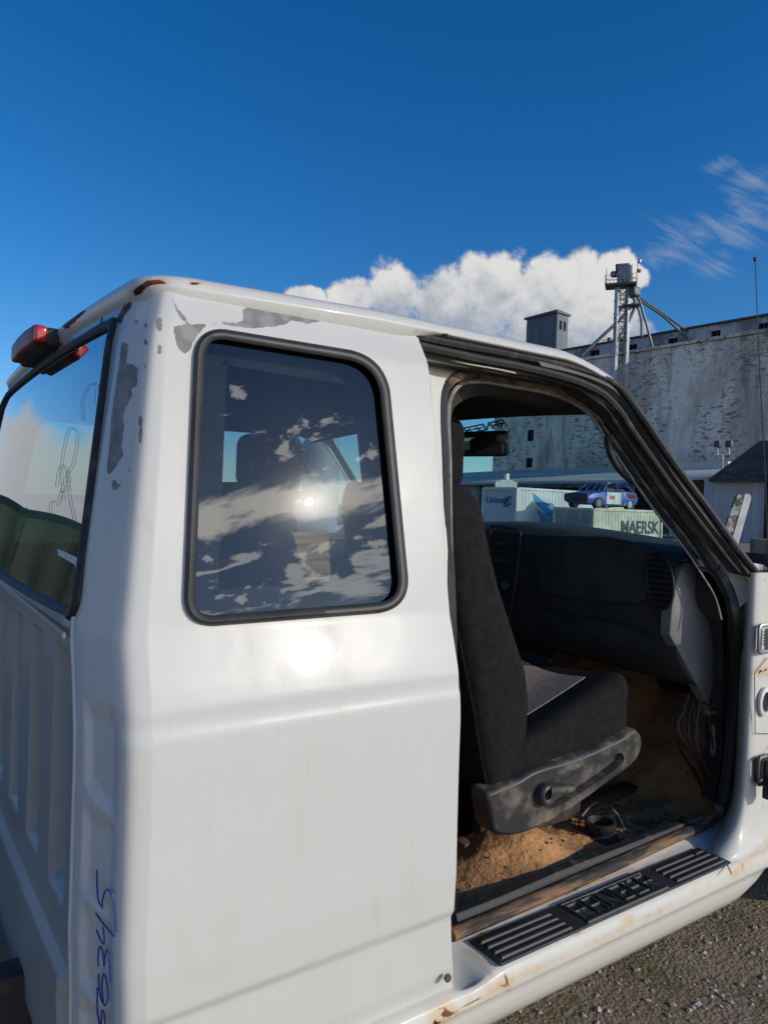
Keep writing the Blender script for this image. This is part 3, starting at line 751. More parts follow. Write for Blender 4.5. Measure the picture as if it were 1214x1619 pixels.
# headliner and header
hl = []
for x in (.45, .7, 1.1, 1.45, 1.56, 1.60): 
    hl.append([(x, y, 1.735+.03*(1-((y-.98)/.8)**2)-(.035 if x > 1.5 else 0)-(.02 if x > 1.58 else 0)) for y in np.linspace(.17, 1.79, 15)])
MB().grid(hl).build('headliner', DARKTRIM, truck)

# windscreen
def wind(a, b):
    a = np.asarray(a, float); b = np.asarray(b, float)   # a across 0..1, b down 0..1
    y0 = .175*(1-b)+.06*b; y = y0+(1.96-2*y0)*a; q = 1-(2*a-1)**2
    return np.stack([1.615+.50*b+.03*q+.13*q*b, y, 1.725-.475*b+.025*q*(1-b)+.02*q*b], -1)
sheet_obj('windscreen', [(0, 0), (1, 0), (1, 1), (0, 1)], [], wind, .06, GLASS_WIND, truck)
ws = [o for o in truck.children if o.name == 'windscreen'][0]
# mirrored maker decal along the top of the glass
def stroke_letters(word, w_=.7, gap=.28):
    L = {'R': [[(0, 0), (0, 1), (1, 1), (1, .5), (0, .5)], [(.45, .5), (1, 0)]], 'A': [[(0, 0), (0, 1), (1, 1), (1, 0)], [(0, .45), (1, .45)]], 'N': [[(0, 0), (0, 1), (1, 0), (1, 1)]],
         'G': [[(1, 1), (0, 1), (0, 0), (1, 0), (1, .5), (.5, .5)]], 'E': [[(1, 1), (0, 1), (0, 0), (1, 0)], [(0, .5), (.85, .5)]]}
    out = []; x = 0
    for c_ in word:
        for s_ in L[c_]: out.append([(x+p[0]*w_, p[1]) for p in s_])
        x += w_+gap
    return out, x-gap
st, wtot = stroke_letters('RANGER', .95, .3)
dec = MB()
t1, t2 = pl((731, 679), x=1.69), pl((799, 667), x=1.69)
def flatstroke(mb, pts, r, fn, n=1):
    """stroke as flat mitred band; fn maps 2D to 3D"""
    P = np.array(pts, float)
    for a, b in zip(P[:-1], P[1:]):
        d = (b-a)/np.linalg.norm(b-a); nn = np.array([-d[1], d[0]]); a2, b2 = a-d*r, b+d*r
        mb.add([fn(*q) for q in (a2-nn*r, b2-nn*r, b2+nn*r, a2+nn*r)], [(0, 1, 2, 3)])
def decfn(x, y):
    t = 1-x/wtot; yy_ = t1[1]*(1-t)+t2[1]*t
    b = .0; zc = t1[2]*(1-t)+t2[2]*t-.012+y*.017+.0
    a_ = (yy_-.17)/(1.62); q = 1-(2*a_-1)**2; bb = (1.725+.025*q-zc)/.475
    return (1.615+.50*bb+.03*q-.004, yy_, zc)
for s_ in st: flatstroke(dec, s_, .12, decfn)
dec.build('windscreen_lettering', BLACKTXT, ws, smooth=False)
# wiper arms lying at the base of the glass
wp = MB()
for L in ([(.30, .93), (.42, .955), (.52, .985)], [(.62, .93), (.75, .955), (.86, .985)]):
    wp.tube([wind(p[0], p[1])+np.array([.012, 0, .008]) for p in L], .008, 5)
wp.build('wipers', BLACKPL, ws)

# rear-view mirror
mr = empty('rear_view_mirror', parent=truck)
mc = pl((746, 702), x=1.52)
mrm = Matrix.Rotation(R_(22), 3, 'Z')@Matrix.Rotation(R_(-6), 3, 'Y')
MB().rbox(mc, (.03, .245, .078), .014, 5, rot=mrm).build('mirror_housing', BLACKPL, mr)
MB().rbox(mc+np.array(mrm@Vector((-.0135, 0, 0))), (.006, .222, .060), .002, 3, rot=mrm).build('mirror_pane', MIRROR, mr)
sn = pl((785, 694), x=1.54); MB().rbox(sn, (.05, .055, .03), .01, 4).build('mirror_sensor', BLACKPL, mr)
MB().tube([mc+np.array([.01, -.04, 0]), sn], .009, 6).build('mirror_stem', BLACKPL, mr)
# grab handle
gh = [pl(p, y=y) for p, y in [((960, 652), .235), ((960, 675), .225), ((961, 702), .21), ((971, 730), .205), ((989, 752), .205), ((1010, 765), .21), ((1034, 769), .22), ((1054, 772), .24)]]
MB().tube(curve(gh, 5), .0105, 8).build('grab_handle', BLACKPL, truck)
# interior pillar filler towards the glass
P1 = [(928, 640), (958, 656), (994, 694), (1020, 732), (1046, 776), (1078, 845), (1112, 890)]; P2 = [(905, 644), (946, 650), (988, 684), (1014, 720), (1042, 764), (1070, 812), (1104, 864)]
a = curve([side(p, .13) for p in P1], 4); b = curve([pl(p, y=.27) for p in P2], 4)
MB().grid(np.stack([a, a*.5+b*.5+np.array([.0, 0, 0]), b, b+np.array([.04, 0, .0])], 1)).build('windscreen_pillar_trim', BLACKPL, truck)

# ------------------------------------------------------------------ sill, pillar foot
sill_sec = [(.24, .43), (.19, .47), (.185, .492), (.165, .494), (.150, .474), (.118, .470), (.108, .467), (.05, .468), (.004, .467), (-.004, .464), (-.010, .455), (-.016, .438), (-.017, .424), (-.013, .416), (-.006, .408), (-.004, .395), (-.002, .385), (.004, .362), (.02, .335), (.05, .302), (.10, .275), (.16, .27)]
g = []
for x in np.linspace(.70, 2.20, 140):
    row = []
    for i, (y, z) in enumerate(sill_sec):
        t = max(0, (x-2.02)/.18); yy_, zz = y, z
        if i >= 15: zz = z+t*t*(.40-z)*.7; yy_ = y+t*t*.02
        # pressed step-down dish around the rear end of the sill
        dz = 0
        if i in (6, 7, 8): dz = -.012*math.exp(-((x-1.02)/.035)**2)
        if i in (8, 9, 10, 11) and x < 1.1: dz -= .012*min(1, (1.1-x)/.08)
        row.append((x, yy_, zz+dz))
    g.append(row)
def SD(P3): return .42*line_field([([(700, 1545), (790, 1560), (1000, 1462), (1160, 1372), (1214, 1345)], 7), ([(735, 1500), (780, 1545)], 5), ([(850, 1455), (1080, 1340)], 4)])(P3)
sillo = MB().grid(g, flip=True).build('door_sill', PAINT_S, truck, angle=0)
me = sillo.data; P3 = np.array([v.co[:] for v in me.vertices])
rr = line_field([([(690, 1612), (740, 1585), (800, 1555)], 9), ([(795, 1535), (805, 1570)], 4), ([(690, 1619), (700, 1590)], 16), ([(1145, 1365), (1155, 1385), (1210, 1352)], 4), ([(1185, 1360), (1213, 1310)], 5), ([(900, 1480), (1080, 1420)], 1.3), ([(1060, 1315), (1100, 1300)], 4), ([(745, 1500), (775, 1530)], 2.5), ([(715, 1500), (800, 1455), (900, 1412), (1000, 1370)], 2.5)])(P3)
a_ = me.attributes.new('rust', 'FLOAT', 'POINT'); a_.data.foreach_set('value', (np.maximum(rr*.55, SD(P3))).astype(np.float32))
# black scuff strip inside the seal
sc_ = [pl(p, z=.503) for p in [(722, 1449), (800, 1418), (900, 1375), (1000, 1336), (1088, 1302)]]
sc_ = curve(sc_, 8); off = np.array([0, .028, .003])
bm_ = [[p+np.array([0, -.004, -.012]), p, p+np.array([0, .004, .004]), p+off, p+off+np.array([0, .003, -.02])] for p in sc_]
MB().grid(bm_, flip=True).build('scuff_strip', RUBBER, truck)
# hinge pillar
g = []
for z in np.linspace(.452, 1.26, 60):
    e = math.exp(-max(0, z-.47)/.055); f_ = e*.15; lip = max(0, (z-1.12)/.14)
    bmp = .012*math.exp(-((z-.93)/.02)**2)
    g.append([(2.30-f_*.2, .22, z), (2.26-f_*.3, .170, z), (2.20-f_*.5, .130, z), (2.142-f_*.85+bmp, .088, z), (2.10-f_, .056, z), (2.094-f_*1.05, .046, z), (2.096-f_*1.05, .038-.02*e, z), (2.104-f_*1.0, .033-.028*e, z), (2.13-f_*.8, .031-.034*e, z), (2.20, .031-.030*e, z), (2.36, .031-.015*e, z), (2.5, .035, z)])
po = MB().grid(g).build('hinge_pillar', PAINT_S, truck, angle=0)
me = po.data; P3 = np.array([v.co[:] for v in me.vertices])
rr = line_field([([(1200, 1062), (1214, 1062)], 9), ([(1170, 1395), (1214, 1330)], 14), ([(1190, 1130), (1190, 1150)], 2), ([(1205, 1180), (1214, 1180)], 5)])(P3)
a_ = me.attributes.new('rust', 'FLOAT', 'POINT'); a_.data.foreach_set('value', (rr*.66).astype(np.float32))
# pressed oblong, access holes, hinges
MB().rbox(pl((1207, 1300), y=.03), (.045, .010, .13), .004, 3).build('pillar_pressing', PAINT, truck)
def ringplate(c_, r1, r2, ax=.8, n=24):
    mb = MB(); rws = []
    for a_ in np.arange(n)*2*math.pi/n:
        ca, sa = math.cos(a_), math.sin(a_)
        rws.append([c_+np.array([ca*r2*ax, 0, sa*r2]), c_+np.array([ca*r2*ax, -.008, sa*r2]), c_+np.array([ca*r1*ax, -.010, sa*r1]), c_+np.array([ca*r1*ax, .0, sa*r1])])
    return mb.grid(rws, closed_u=True)
hc = pl((1206, 1109), y=.028)
ringplate(hc, .030, .042, .75).build('access_hole_rim', WHITEM, truck)
MB().tube([hc+np.array([0, -.002, 0]), hc+np.array([0, -.003, 0])], .030, 20).build('access_hole', BLACKTXT, truck)
for (u, v), m_ in (((1207, 1010), STEEL), ((1206, 1218), DSTEEL)):
    c_ = pl((u, v), y=.012); h = empty('door_hinge', parent=truck)
    pth = [c_+np.array(q) for q in [(.05, 0, .040), (-.022, 0, .040), (-.028, 0, .032), (-.028, 0, -.030), (-.020, 0, -.038), (.05, 0, -.038)]]
    MB().tube(pth, .0055, 6).build('hinge_bracket', m_, h)
    MB().box(c_+np.array([.012, .012, 0]), (.07, .004, .066)).build('hinge_recess', BLACKTXT if m_ is DSTEEL else WHITEM, h)
    MB().bar(c_+np.array([.008, -.006, -.03]), c_+np.array([.008, -.006, .03]), .008, 10).build('hinge_pin', m_, h)
    for k in range(5): MB().bar(c_+np.array([.008, -.006, -.018+.009*k]), c_+np.array([.008, -.006, -.014+.009*k]), .011, 10).build('pin_collar', m_, h)
bx = pl((1213, 1240), y=-.01); MB().rbox(bx+np.array([.012, 0, -.01]), (.03, .03, .07), .004, 3).build('door_check', BLACKPL, truck)
MB().tube([pl(p, y=.026) for p in [(1212, 1040), (1192, 1065), (1193, 1160), (1214, 1160)]], .0012, 4).build('panel_line', RUBBER, truck)
MB().tube([pl(p, y=y) for p, y in [((684, 1614), -.012), ((745, 1585), -.014), ((806, 1552), -.012), ((806, 1534), -.006)]], .0018, 5).build('sill_seam', RUBBER_WORN, truck)
MB().tube([pl(p, z=.4685) for p in [(1147, 1364), (1156, 1382)]], .0015, 5).build('sill_seam', RUBBER_WORN, truck)
# striker bolt on the rear of the sill
MB().bar(pl((706, 1545), y=-.006), pl((706, 1545), y=-.006)+np.array([0, -.006, 0]), .008, 6).build('sill_bolt', DSTEEL, truck)

# sill plate with ribs and raised lettering
px0, px1, py0, py1, pz = 1.092, 1.955, -.006, .094, .4705
plate = MB().rbox(((px0+px1)/2, (py0+py1)/2, pz), (px1-px0, py1-py0, .007), .003, 3).build('sill_plate', BLACKPL, truck)
def prib(x0, x1, yc, w_=.0145, h=.0045):
    e = .006
    mb = MB(); mb.add([(x0, yc-w_/2, pz+.002), (x1, yc-w_/2, pz+.002), (x1, yc+w_/2, pz+.002), (x0, yc+w_/2, pz+.002), (x0+e, yc-w_/4, pz+.003+h), (x1-e, yc-w_/4, pz+.003+h), (x1-e, yc+w_/4, pz+.003+h), (x0+e, yc+w_/4, pz+.003+h)], [(4, 5, 6, 7), (0, 1, 5, 4), (1, 2, 6, 5), (2, 3, 7, 6), (3, 0, 4, 7)])
    mb.build('tread_rib', BLACKPL, plate, smooth=False)
for yc in (.010, .031, .052, .073): prib(px0+.010, px0+.235, yc); prib(px1-.235, px1-.010, yc)
for yc in (.0035, .0855): prib(px0+.275, px1-.275, yc)
st, wt = stroke_letters('RANGER', 1.5, .62)
lx0, lx1 = px0+.285, px1-.285
let = MB()
for s_ in st:
    P = np.array(s_)
    for a, b in zip(P[:-1], P[1:]):
        A = np.array([lx0+(lx1-lx0)*a[0]/wt, .018+.054*a[1]]); B = np.array([lx0+(lx1-lx0)*b[0]/wt, .018+.054*b[1]])
        d = (B-A)/np.linalg.norm(B-A); nn = np.array([-d[1], d[0]])*.0034; A = A-d*.0034; B = B+d*.0034
        lo = [A-nn, B-nn, B+nn, A+nn]; hi = [A-nn*.4, B-nn*.4, B+nn*.4, A+nn*.4]
        let.add([(*p, pz+.003) for p in lo]+[(*p, pz+.0085) for p in hi], [(4, 5, 6, 7), (0, 1, 5, 4), (1, 2, 6, 5), (2, 3, 7, 6), (3, 0, 4, 7)])
let.build('raised_lettering', mat('worn_black_lettering', (.045, .045, .046), .5), plate, smooth=False)
for p in ((1100, 1350), (990, 1395)):
    MB().rbox(pl(p, z=pz+.008), (.007, .007, .005), .002, 3).build('mud_crumb', MUDCLOD, plate)

# ------------------------------------------------------------------ cab floor
def floor_z(x, y):
    z = .452+.0*x
    z = z+.09*np.exp(-((x-1.47)/.16)**2-((y-.34)/.14)**2)+.15*np.clip((y-.62)/.1, 0, 1)*np.clip((1.16-y)/.1, 0, 1)
    z = z+.30*np.clip((x-2.15)/.35, 0, 1)**1.4
    z = z+.005*np.sin(x*23+y*17)*np.sin(y*31-x*9)+.003*np.sin(x*61+2*np.sin(y*40))*np.cos(y*57)
    return z
gx = np.linspace(.34, 2.6, 240); gy = np.linspace(.17, 1.82, 110)
g = [[(x, y, float(floor_z(x, y))) for y in gy] for x in gx]
MB().grid(g, flip=True).build('cab_floor', CARPET, truck)
# bits of dried mud on the floor
mb = MB()
for i in range(420):
    x = rng.uniform(1.1, 2.15); y = rng.uniform(.2, .7); r = rng.uniform(.0015, .006)
    if rng.random() < .4: x = rng.normal(1.98, .09); y = rng.normal(.33, .06); r *= 1.6
    if not (.2 < y < .9): continue
    v = rng.normal(size=(6, 3))*0+np.array([(1, 0, 0), (-1, 0, 0), (0, 1, 0), (0, -1, 0), (0, 0, 1), (0, 0, -1)])*rng.uniform(.6, 1.2, (6, 1))*r
    mb.add(v+np.array([x, y, float(floor_z(x, y))+r*.3]), [(0, 2, 4), (2, 1, 4), (1, 3, 4), (3, 0, 4), (2, 0, 5), (1, 2, 5), (3, 1, 5), (0, 3, 5)])
tag(mb.build('mud_crumbs', MUDCLOD, truck, smooth=False), kind='stuff')
# round rubber boot standing on the floor and a loose cable
bc = pl((948, 1322), z=.45)
prof_ = [(.0, .012), (.030, .014), (.032, .040), (.038, .052), (.045, .050), (.047, .036), (.040, .020), (.060, .004), (.062, -.008)]
g = [[bc+np.array([r*math.cos(a_), r*math.sin(a_), h-.005]) for r, h in prof_] for a_ in np.arange(24)*2*math.pi/24]
tag(MB().grid(g, closed_u=True).build('rubber_boot', RUBBER), 'round black rubber boot standing open in the dirt on the cab floor', 'rubber boot')
cb = curve([pl((992, 1330), z=.44), pl((982, 1300), z=.47), pl((968, 1280), z=.52), pl((940, 1270), z=.50), pl((915, 1300), z=.47), pl((925, 1330), z=.44), pl((905, 1338), z=.44)], 8)
tag(MB().tube(cb, .0035, 6).build('loose_cable', RUBBER_WORN), 'thin dusty cable looped on the cab floor behind the rubber boot', 'cable')
# wires hanging under the dash
wc = [mat('wire_'+n_, c_, .5) for n_, c_ in (('black', (.02, .02, .02)), ('red', (.09, .015, .012)), ('yellow', (.13, .10, .04)), ('blue', (.035, .04, .07)), ('white', (.14, .13, .12)), ('green', (.03, .05, .03)))]
for i in range(16):
    o_ = rng.normal(0, .016, 3)
    P = [pl((1103, 1105), y=.24)+o_, pl((1092+rng.uniform(-5, 7), 1145), y=.23)+o_*1.2, pl((1100+rng.uniform(-8, 8), 1185), y=.22)+o_, pl((1118+rng.uniform(-6, 4), 1225), y=.22)+o_*.8, pl((1124, 1260), y=.24)+o_*.4]
    MB().tube(curve(P, 5), .0028, 5).build('wire', wc[i % 6], truck)
MB().rbox(pl((1116, 1118), y=.22), (.08, .07, .035), .01, 3).build('rusty_bracket', RUBBER_MUD, truck)
MB().rbox(pl((1128, 1170), y=.20), (.014, .02, .10), .006, 3).build('kick_panel', GREYTRIM, truck)
MB().rbox(pl((732, 1360), y=.42), (.035, .05, .11), .006, 3).build('seat_belt_stalk', mat('tan_bracket', (.16, .09, .06), .8), truck)
MB().add([(2.58, .1, .3), (2.58, 1.86, .3), (2.45, 1.86, 1.3), (2.45, .1, 1.3)], [(0, 1, 2, 3)]).build('firewall', DARKTRIM, truck)
MB().add([(2.19, .17, .42), (2.6, .17, .42), (2.6, .17, 1.25), (2.19, .17, 1.25)], [(0, 1, 2, 3)]).build('foot_well_side', CARPET_D, truck)

# ------------------------------------------------------------------ dashboard
dash = empty('dashboard', parent=truck)
def dsec(y):
    q = 1-((y-.98)/.80)**2; top = 1.292+.075*max(0, q); fx = 1.965-.0*q
    return [(2.36, top-.01), (2.2, top+.004), (2.06, top), (1.995, top-.012), (fx-.004, top-.034), (fx-.006, top-.07), (fx, 1.19), (fx+.006, 1.13), (fx+.014, 1.085), (fx+.02, 1.06), (fx+.012, 1.035), (fx+.02, .99), (fx+.06, .93), (fx+.14, .89), (2.36, .88)]
g = [[(x, y, z) for x, z in dsec(y)] for y in np.linspace(.205, 1.76, 40)]
MB().grid(g, flip=True).build('dash_body', DASH, dash, angle=50)
EC = [(1057, 1004), (1060, 965), (1065, 930), (1074, 902), (1084, 889), (1096, 888), (1108, 900), (1118, 930), (1126, 970), (1130, 1010), (1130, 1060), (1120, 1118), (1092, 1068)]
ecp = np.array([pl(p, y=.205) for p in EC]); ecm = ecp.mean(0)
ecr = [ecp+np.array([0, .03, 0]), ecp+np.array([0, .008, 0]), (ecp-ecm)*.985+ecm+np.array([0, -.001, 0]), (ecp-ecm)*.95+ecm+np.array([0, -.004, 0]), (ecp-ecm)*.5+ecm+np.array([0, -.007, 0]), (ecp-ecm)*.02+ecm+np.array([0, -.008, 0])]
MB().grid(np.stack(ecr, 1), closed_u=True, flip=True).build('end_cap', ENDCAP, dash)
def dpt(p, x=1.958): return pl(p, x=x)
# airbag lid outline, groove lines as thin proud ridges
def groove(name, L, closed=True, r=.0022, x=1.958):
    P = roundpoly(L, 14, 5) if closed else np.array(L, float)
    MB().tube([dpt(p, x) for p in P], r, 5, closed=closed).build(name, BLACKPL, dash)
lid = roundpoly([(842, 862), (858, 846), (960, 848), (1037, 868), (1018, 955), (930, 950), (850, 935)], [12, 8, 20, 18, 14, 30, 16], 5)
lp = np.array([dpt(p, 1.955) for p in lid]); lm = lp.mean(0)
MB().grid(np.stack([lp+np.array([.02, 0, 0]), lp, (lp-lm)*.985+lm+np.array([-.003, 0, 0]), (lp-lm)*.9+lm+np.array([-.005, 0, 0]), (lp-lm)*.02+lm+np.array([-.006, 0, 0])], 1), closed_u=True).build('airbag_lid', DASH, dash)
groove('glovebox_lid_gap', [(838, 958), (980, 985), (1020, 1000), (1050, 1040)], False, x=1.97)
groove('glovebox_lid_gap', [(880, 985), (910, 980), (920, 1000)], False, x=1.975)
# centre stack bezel
bz = roundpoly([(776, 830), (824, 838), (817, 900), (800, 1000), (764, 1000)], [8, 10, 10, 10, 10], 5)
bp = [dpt(p, 1.95) for p in bz]; MB().tube(bp, .006, 6, closed=True).build('centre_bezel', BLACKPL, dash)
for k in range(4): MB().rbox(dpt((794, 860+28*k), 1.952), (.012, .09, .022), .004, 3).build('switch_row', BLACKPL, dash)
MB().tube([dpt((798, 925), 1.945), dpt((798, 925), 1.93)], .016, 14).build('rotary_knob', BLACKPL, dash)
# side vent with slats
vc = dpt((1043, 918), 1.948)
vr = [vc+np.array([-.002, .055*math.cos(a_)*.85+(-.02)*math.sin(a_)*-.6, .105*math.sin(a_)*.8]) for a_ in np.arange(28)*2*math.pi/28]
vent = MB().tube(vr, .0045, 6, closed=True).build('side_vent', BLACKPL, dash)
MB().add(vr, [tuple(range(28))]).build('vent_opening', BLACKTXT, dash, smooth=False)
for k in range(9):
    zz = -.068+.017*k; hw = .042*math.sqrt(max(.05, 1-(zz/.086)**2)); sh = .012*zz/.08
    MB().box(vc+np.array([-.006, sh+.002, zz]), (.010, hw*2, .0035)).build('vent_slat', DASH, dash, smooth=False)
tv = pl((1081, 871), z=1.30); tr_ = [tv+np.array([.035*math.cos(a_), .05*math.sin(a_), .002]) for a_ in np.arange(24)*2*math.pi/24]
MB().tube(tr_, .004, 5, closed=True).build('demister_vent', BLACKPL, dash); MB().add(tr_, [tuple(range(24))]).build('demister_opening', BLACKTXT, dash, smooth=False)
for k in (-1, 0, 1): MB().box(tv+np.array([.012*k, 0, .003]), (.003, .08, .003)).build('vent_slat', DASH, dash, smooth=False)
# steering wheel on the far side
sw = empty('steering_wheel', parent=truck); sc0 = np.array([1.74, 1.26, 1.17]); ax1 = np.array([0, 1, 0.]); ax2 = np.array([-.42, 0, .9])
MB().tube([sc0+.185*(math.cos(a_)*ax1+math.sin(a_)*ax2) for a_ in np.arange(36)*2*math.pi/36], .014, 8, closed=True).build('wheel_rim', BLACKPL, sw)
for a_ in (.1, math.pi-.1, -math.pi/2): MB().bar(sc0, sc0+.18*(math.cos(a_)*ax1+math.sin(a_)*ax2), .014, 8).build('wheel_spoke', BLACKPL, sw)
MB().rbox(sc0, (.06, .13, .11), .02, 4).build('wheel_hub', BLACKPL, sw)
MB().bar(sc0, sc0+np.array([.3, 0, -.12]), .035, 10).build('steering_column', BLACKPL, sw)

# ------------------------------------------------------------------ seats
def make_seat(dy, dx=0):
    st = empty('passenger_seat', parent=truck)
    B = [(763, 697, 742), (766, 693, 752), (776, 691, 764), (800, 692, 771), (870, 697, 785), (930, 705, 800), (1010, 720, 826), (1070, 732, 845), (1120, 742, 849.5), (1170, 750, 843), (1215, 757, 829), (1240, 764, 805), (1250, 768, 790)]
    rows = []
    for v, ub, uf in B:
        a, b = pl((ub, v), y=.24), pl((uf, v), y=.24)
        z = (a[2]+b[2])/2; xm = (a[0]+b[0])/2; hx = (b[0]-a[0])/2
        row = []
        for t in np.arange(40)*2*math.pi/40:
            c_, s_ = math.cos(t), math.sin(t); n_ = 2/4.5
            xx = hx*np.sign(c_)*abs(c_)**n_; yy_ = np.sign(s_)*abs(s_)**n_
            hy = .245 if v > 800 else .245-.012*(800-v)/37*3
            if c_ > 0: xx -= .028*(1-min(1, abs(yy_)*1.15)**4)*(1 if v > 790 else .3)
            row.append((xm+xx+dx, .24-.012+.245+yy_*hy+dy, z))
        rows.append(row)
    MB().grid(rows[::-1], closed_v=True, cap=True).build('backrest', FABRIC, st, angle=60)
    # side seam
    sm = [pl(p, y=.2285)+np.array([dx, dy, 0]) for p in [(704, 900), (716, 965), (733, 1047), (748, 1121), (760, 1196), (769, 1240)]]
    MB().tube(curve(sm, 5), .0028, 5).build('backrest_piping', FABRIC, st)
    hp = pl((704, 716), y=.40)
    MB().rbox(hp+np.array([.008+dx, .11+dy, 0]), (.115, .27, .20), .045, 6).build('headrest', FABRIC, st)
    MB().bar(hp+np.array([dx, .03+dy, -.15]), hp+np.array([dx, .03+dy, -.05]), .007, 8).build('headrest_post', STEEL, st)
    MB().bar(hp+np.array([dx, .19+dy, -.15]), hp+np.array([dx, .19+dy, -.05]), .007, 8).build('headrest_post', STEEL, st)
    # cushion: rounded slab with side bolsters rising to the front
    x0, x1 = pl((770, 1215), y=.235)[0], pl((1001, 1130), y=.235)[0]
    zbot0, zbot1 = pl((800, 1240), y=.235)[2], pl((1000, 1160), y=.235)[2]
    def cf(p):
        X, Y, Z = p; t = (X+.29)/.58; y = Y/.25
        z = Z if Z < -.02 else -.02+(Z+.02)*(.42+.62*min(1, max(0, t*1.15)))
        if Z > -.02:
            z += (.022*(abs(y)**2.5) - .020*(1-abs(y)) + .03*t*t - .028*(1-t))*min(1, (Z+.02)/.06)
        return np.array([x0+(x1-x0)*t, .235+.245+Y, zbot0+(zbot1-zbot0)*t+z+.062])
    cu = MB().rbox((dx, dy, 0), (.58, .50, .165), .058, 8, fn=cf); cu.build('seat_cushion', FABRIC, st, angle=60)
    def cf2(p):
        X, Y, Z = p; q = cf((X-.02, Y*1, .082)); return np.array([q[0], q[1], q[2]+.002+Z*.3])
    MB().rbox((dx, dy-.005, 0), (.44, .27, .012), .005, 6, fn=cf2).build('seat_insert', FABRIC_SUNLIT, st, angle=60)
    ss = [pl(p, y=.2325)+np.array([dx, dy, 0]) for p in [(836, 1205), (870, 1190), (915, 1165), (955, 1140), (982, 1120), (994, 1105)]]
    MB().tube(curve(ss, 5), .0022, 5).build('cushion_piping', FABRIC, st)
    # plastic side shield with recess
    OUTL = [(772, 1256), (790, 1246), (822, 1232), (850, 1216), (905, 1200), (950, 1182), (985, 1165), (1000, 1154), (1011, 1157), (1016, 1172), (1012, 1192), (998, 1212), (960, 1240), (925, 1266), (890, 1290), (855, 1308), (825, 1320), (800, 1323), (782, 1318), (776, 1298), (772, 1275)]
    REC = [(848, 1250), (858, 1236), (880, 1228), (930, 1208), (975, 1192), (984, 1192), (985, 1204), (965, 1222), (930, 1246), (895, 1268), (868, 1280), (854, 1274), (848, 1262)]
    y0 = .205
    O3 = np.array([pl(p, y=y0) for p in OUTL]); R3 = np.array([pl(p, y=y0) for p in REC])
    o2 = O3[:, [0, 2]]; r2 = R3[:, [0, 2]]; r2i = shrink(r2, .006); o2i = shrink(o2, .010)
    r2c = curve(r2, 3, True); o2c = curve(o2i, 3, True)
    def fm(yv): return lambda a, b: np.stack([a+dx, np.full_like(a, yv+dy), b], -1)
    sh = sheet_obj('seat_side_shield', o2c, [r2c], fm(y0), .012, DUSTPL, st, flip=False)
    oc = curve(o2, 3, True)
    e = MB().grid(np.stack([np.array([(a+dx, y0+dy, b) for a, b in o2c]), np.array([(a+dx, y0+.003+dy, b) for a, b in (o2c*.4+oc*.6)]), np.array([(a+dx, y0+.012+dy, b) for a, b in oc]), np.array([(a+dx, y0+.06+dy, b) for a, b in oc])], 1), closed_u=True)
    r2f = curve(r2i, 3, True)
    e.grid(np.stack([np.array([(a+dx, y0+dy, b) for a, b in r2c]), np.array([(a+dx, y0+.006+dy, b) for a, b in r2c*.6+r2f*.4]), np.array([(a+dx, y0+.022+dy, b) for a, b in r2f]), np.array([(a+dx, y0+.024+dy, b) for a, b in (r2f-r2f.mean(0))*.02+r2f.mean(0)])], 1), closed_u=True)
    e.build('shield_rim', DUSTPL, st, angle=60)
    MB().rbox((1.62+dx, .205+.29+dy, .66), (.40, .40, .07), .02, 4).build('seat_pan', BLACKPL, st)
    for yy_ in (.27, .44): MB().rbox((1.62+dx, yy_+.16+dy, .54), (.42, .04, .14), .008, 3).build('seat_rail', CHASSIS, st)
    k = pl((864, 1257), y=.19)+np.array([dx, dy, 0])
    kb = MB()
    g_ = [[k+np.array([r*math.cos(a_), h, r*math.sin(a_)]) for r, h in [(.030, .03), (.030, .0), (.026, -.008), (.019, -.010), (.015, -.004), (.0075, -.003), (.006, -.008), (.001, -.008)]] for a_ in np.arange(24)*2*math.pi/24]
    kb.grid(g_, closed_u=True); kb.build('recliner_knob', DUSTPL, st, angle=60)
    MB().tube([k+np.array([0, .004, .008]), pl((885, 1248), y=.195)+np.array([dx, dy, .0]), pl((906, 1246), y=.20)+np.array([dx, dy, 0])], [.022, .015, .009], 10).build('recliner_lever', DUSTPL, st)
    return st
make_seat(0, 0)
ds = make_seat(.80, -.10); ds.name = 'driver_seat'

# ribbed tan strip, shaped as the sunlit inner panel seen through the quarter window
cp = [pl(p, y=.17) for p in [(462, 842), (519, 838), (522, 924), (487, 924)]]
g = []
for t in np.linspace(0, 1, 15):
    a = cp[0]*(1-t)+cp[3]*t; b = cp[1]*(1-t)+cp[2]*t
    n_ = 12; g.append([a*(1-s_)+b*s_+np.array([0, -.004*(i % 2 if False else (int(t*14) % 2)), 0]) for i, s_ in enumerate(np.linspace(0, 1, n_))])
g2 = [[p+np.array([0, .006, 0]) for p in r_] for r_ in g]
cd = MB().grid(g).grid(g2, flip=True)
tag(cd.build('sunlit_patch_strip', SUNLIT_TAN, smooth=False), 'tapering ribbed tan strip shaped as a sunlit patch of inner panel behind the seat, seen through the quarter window', 'sunlit_strip')

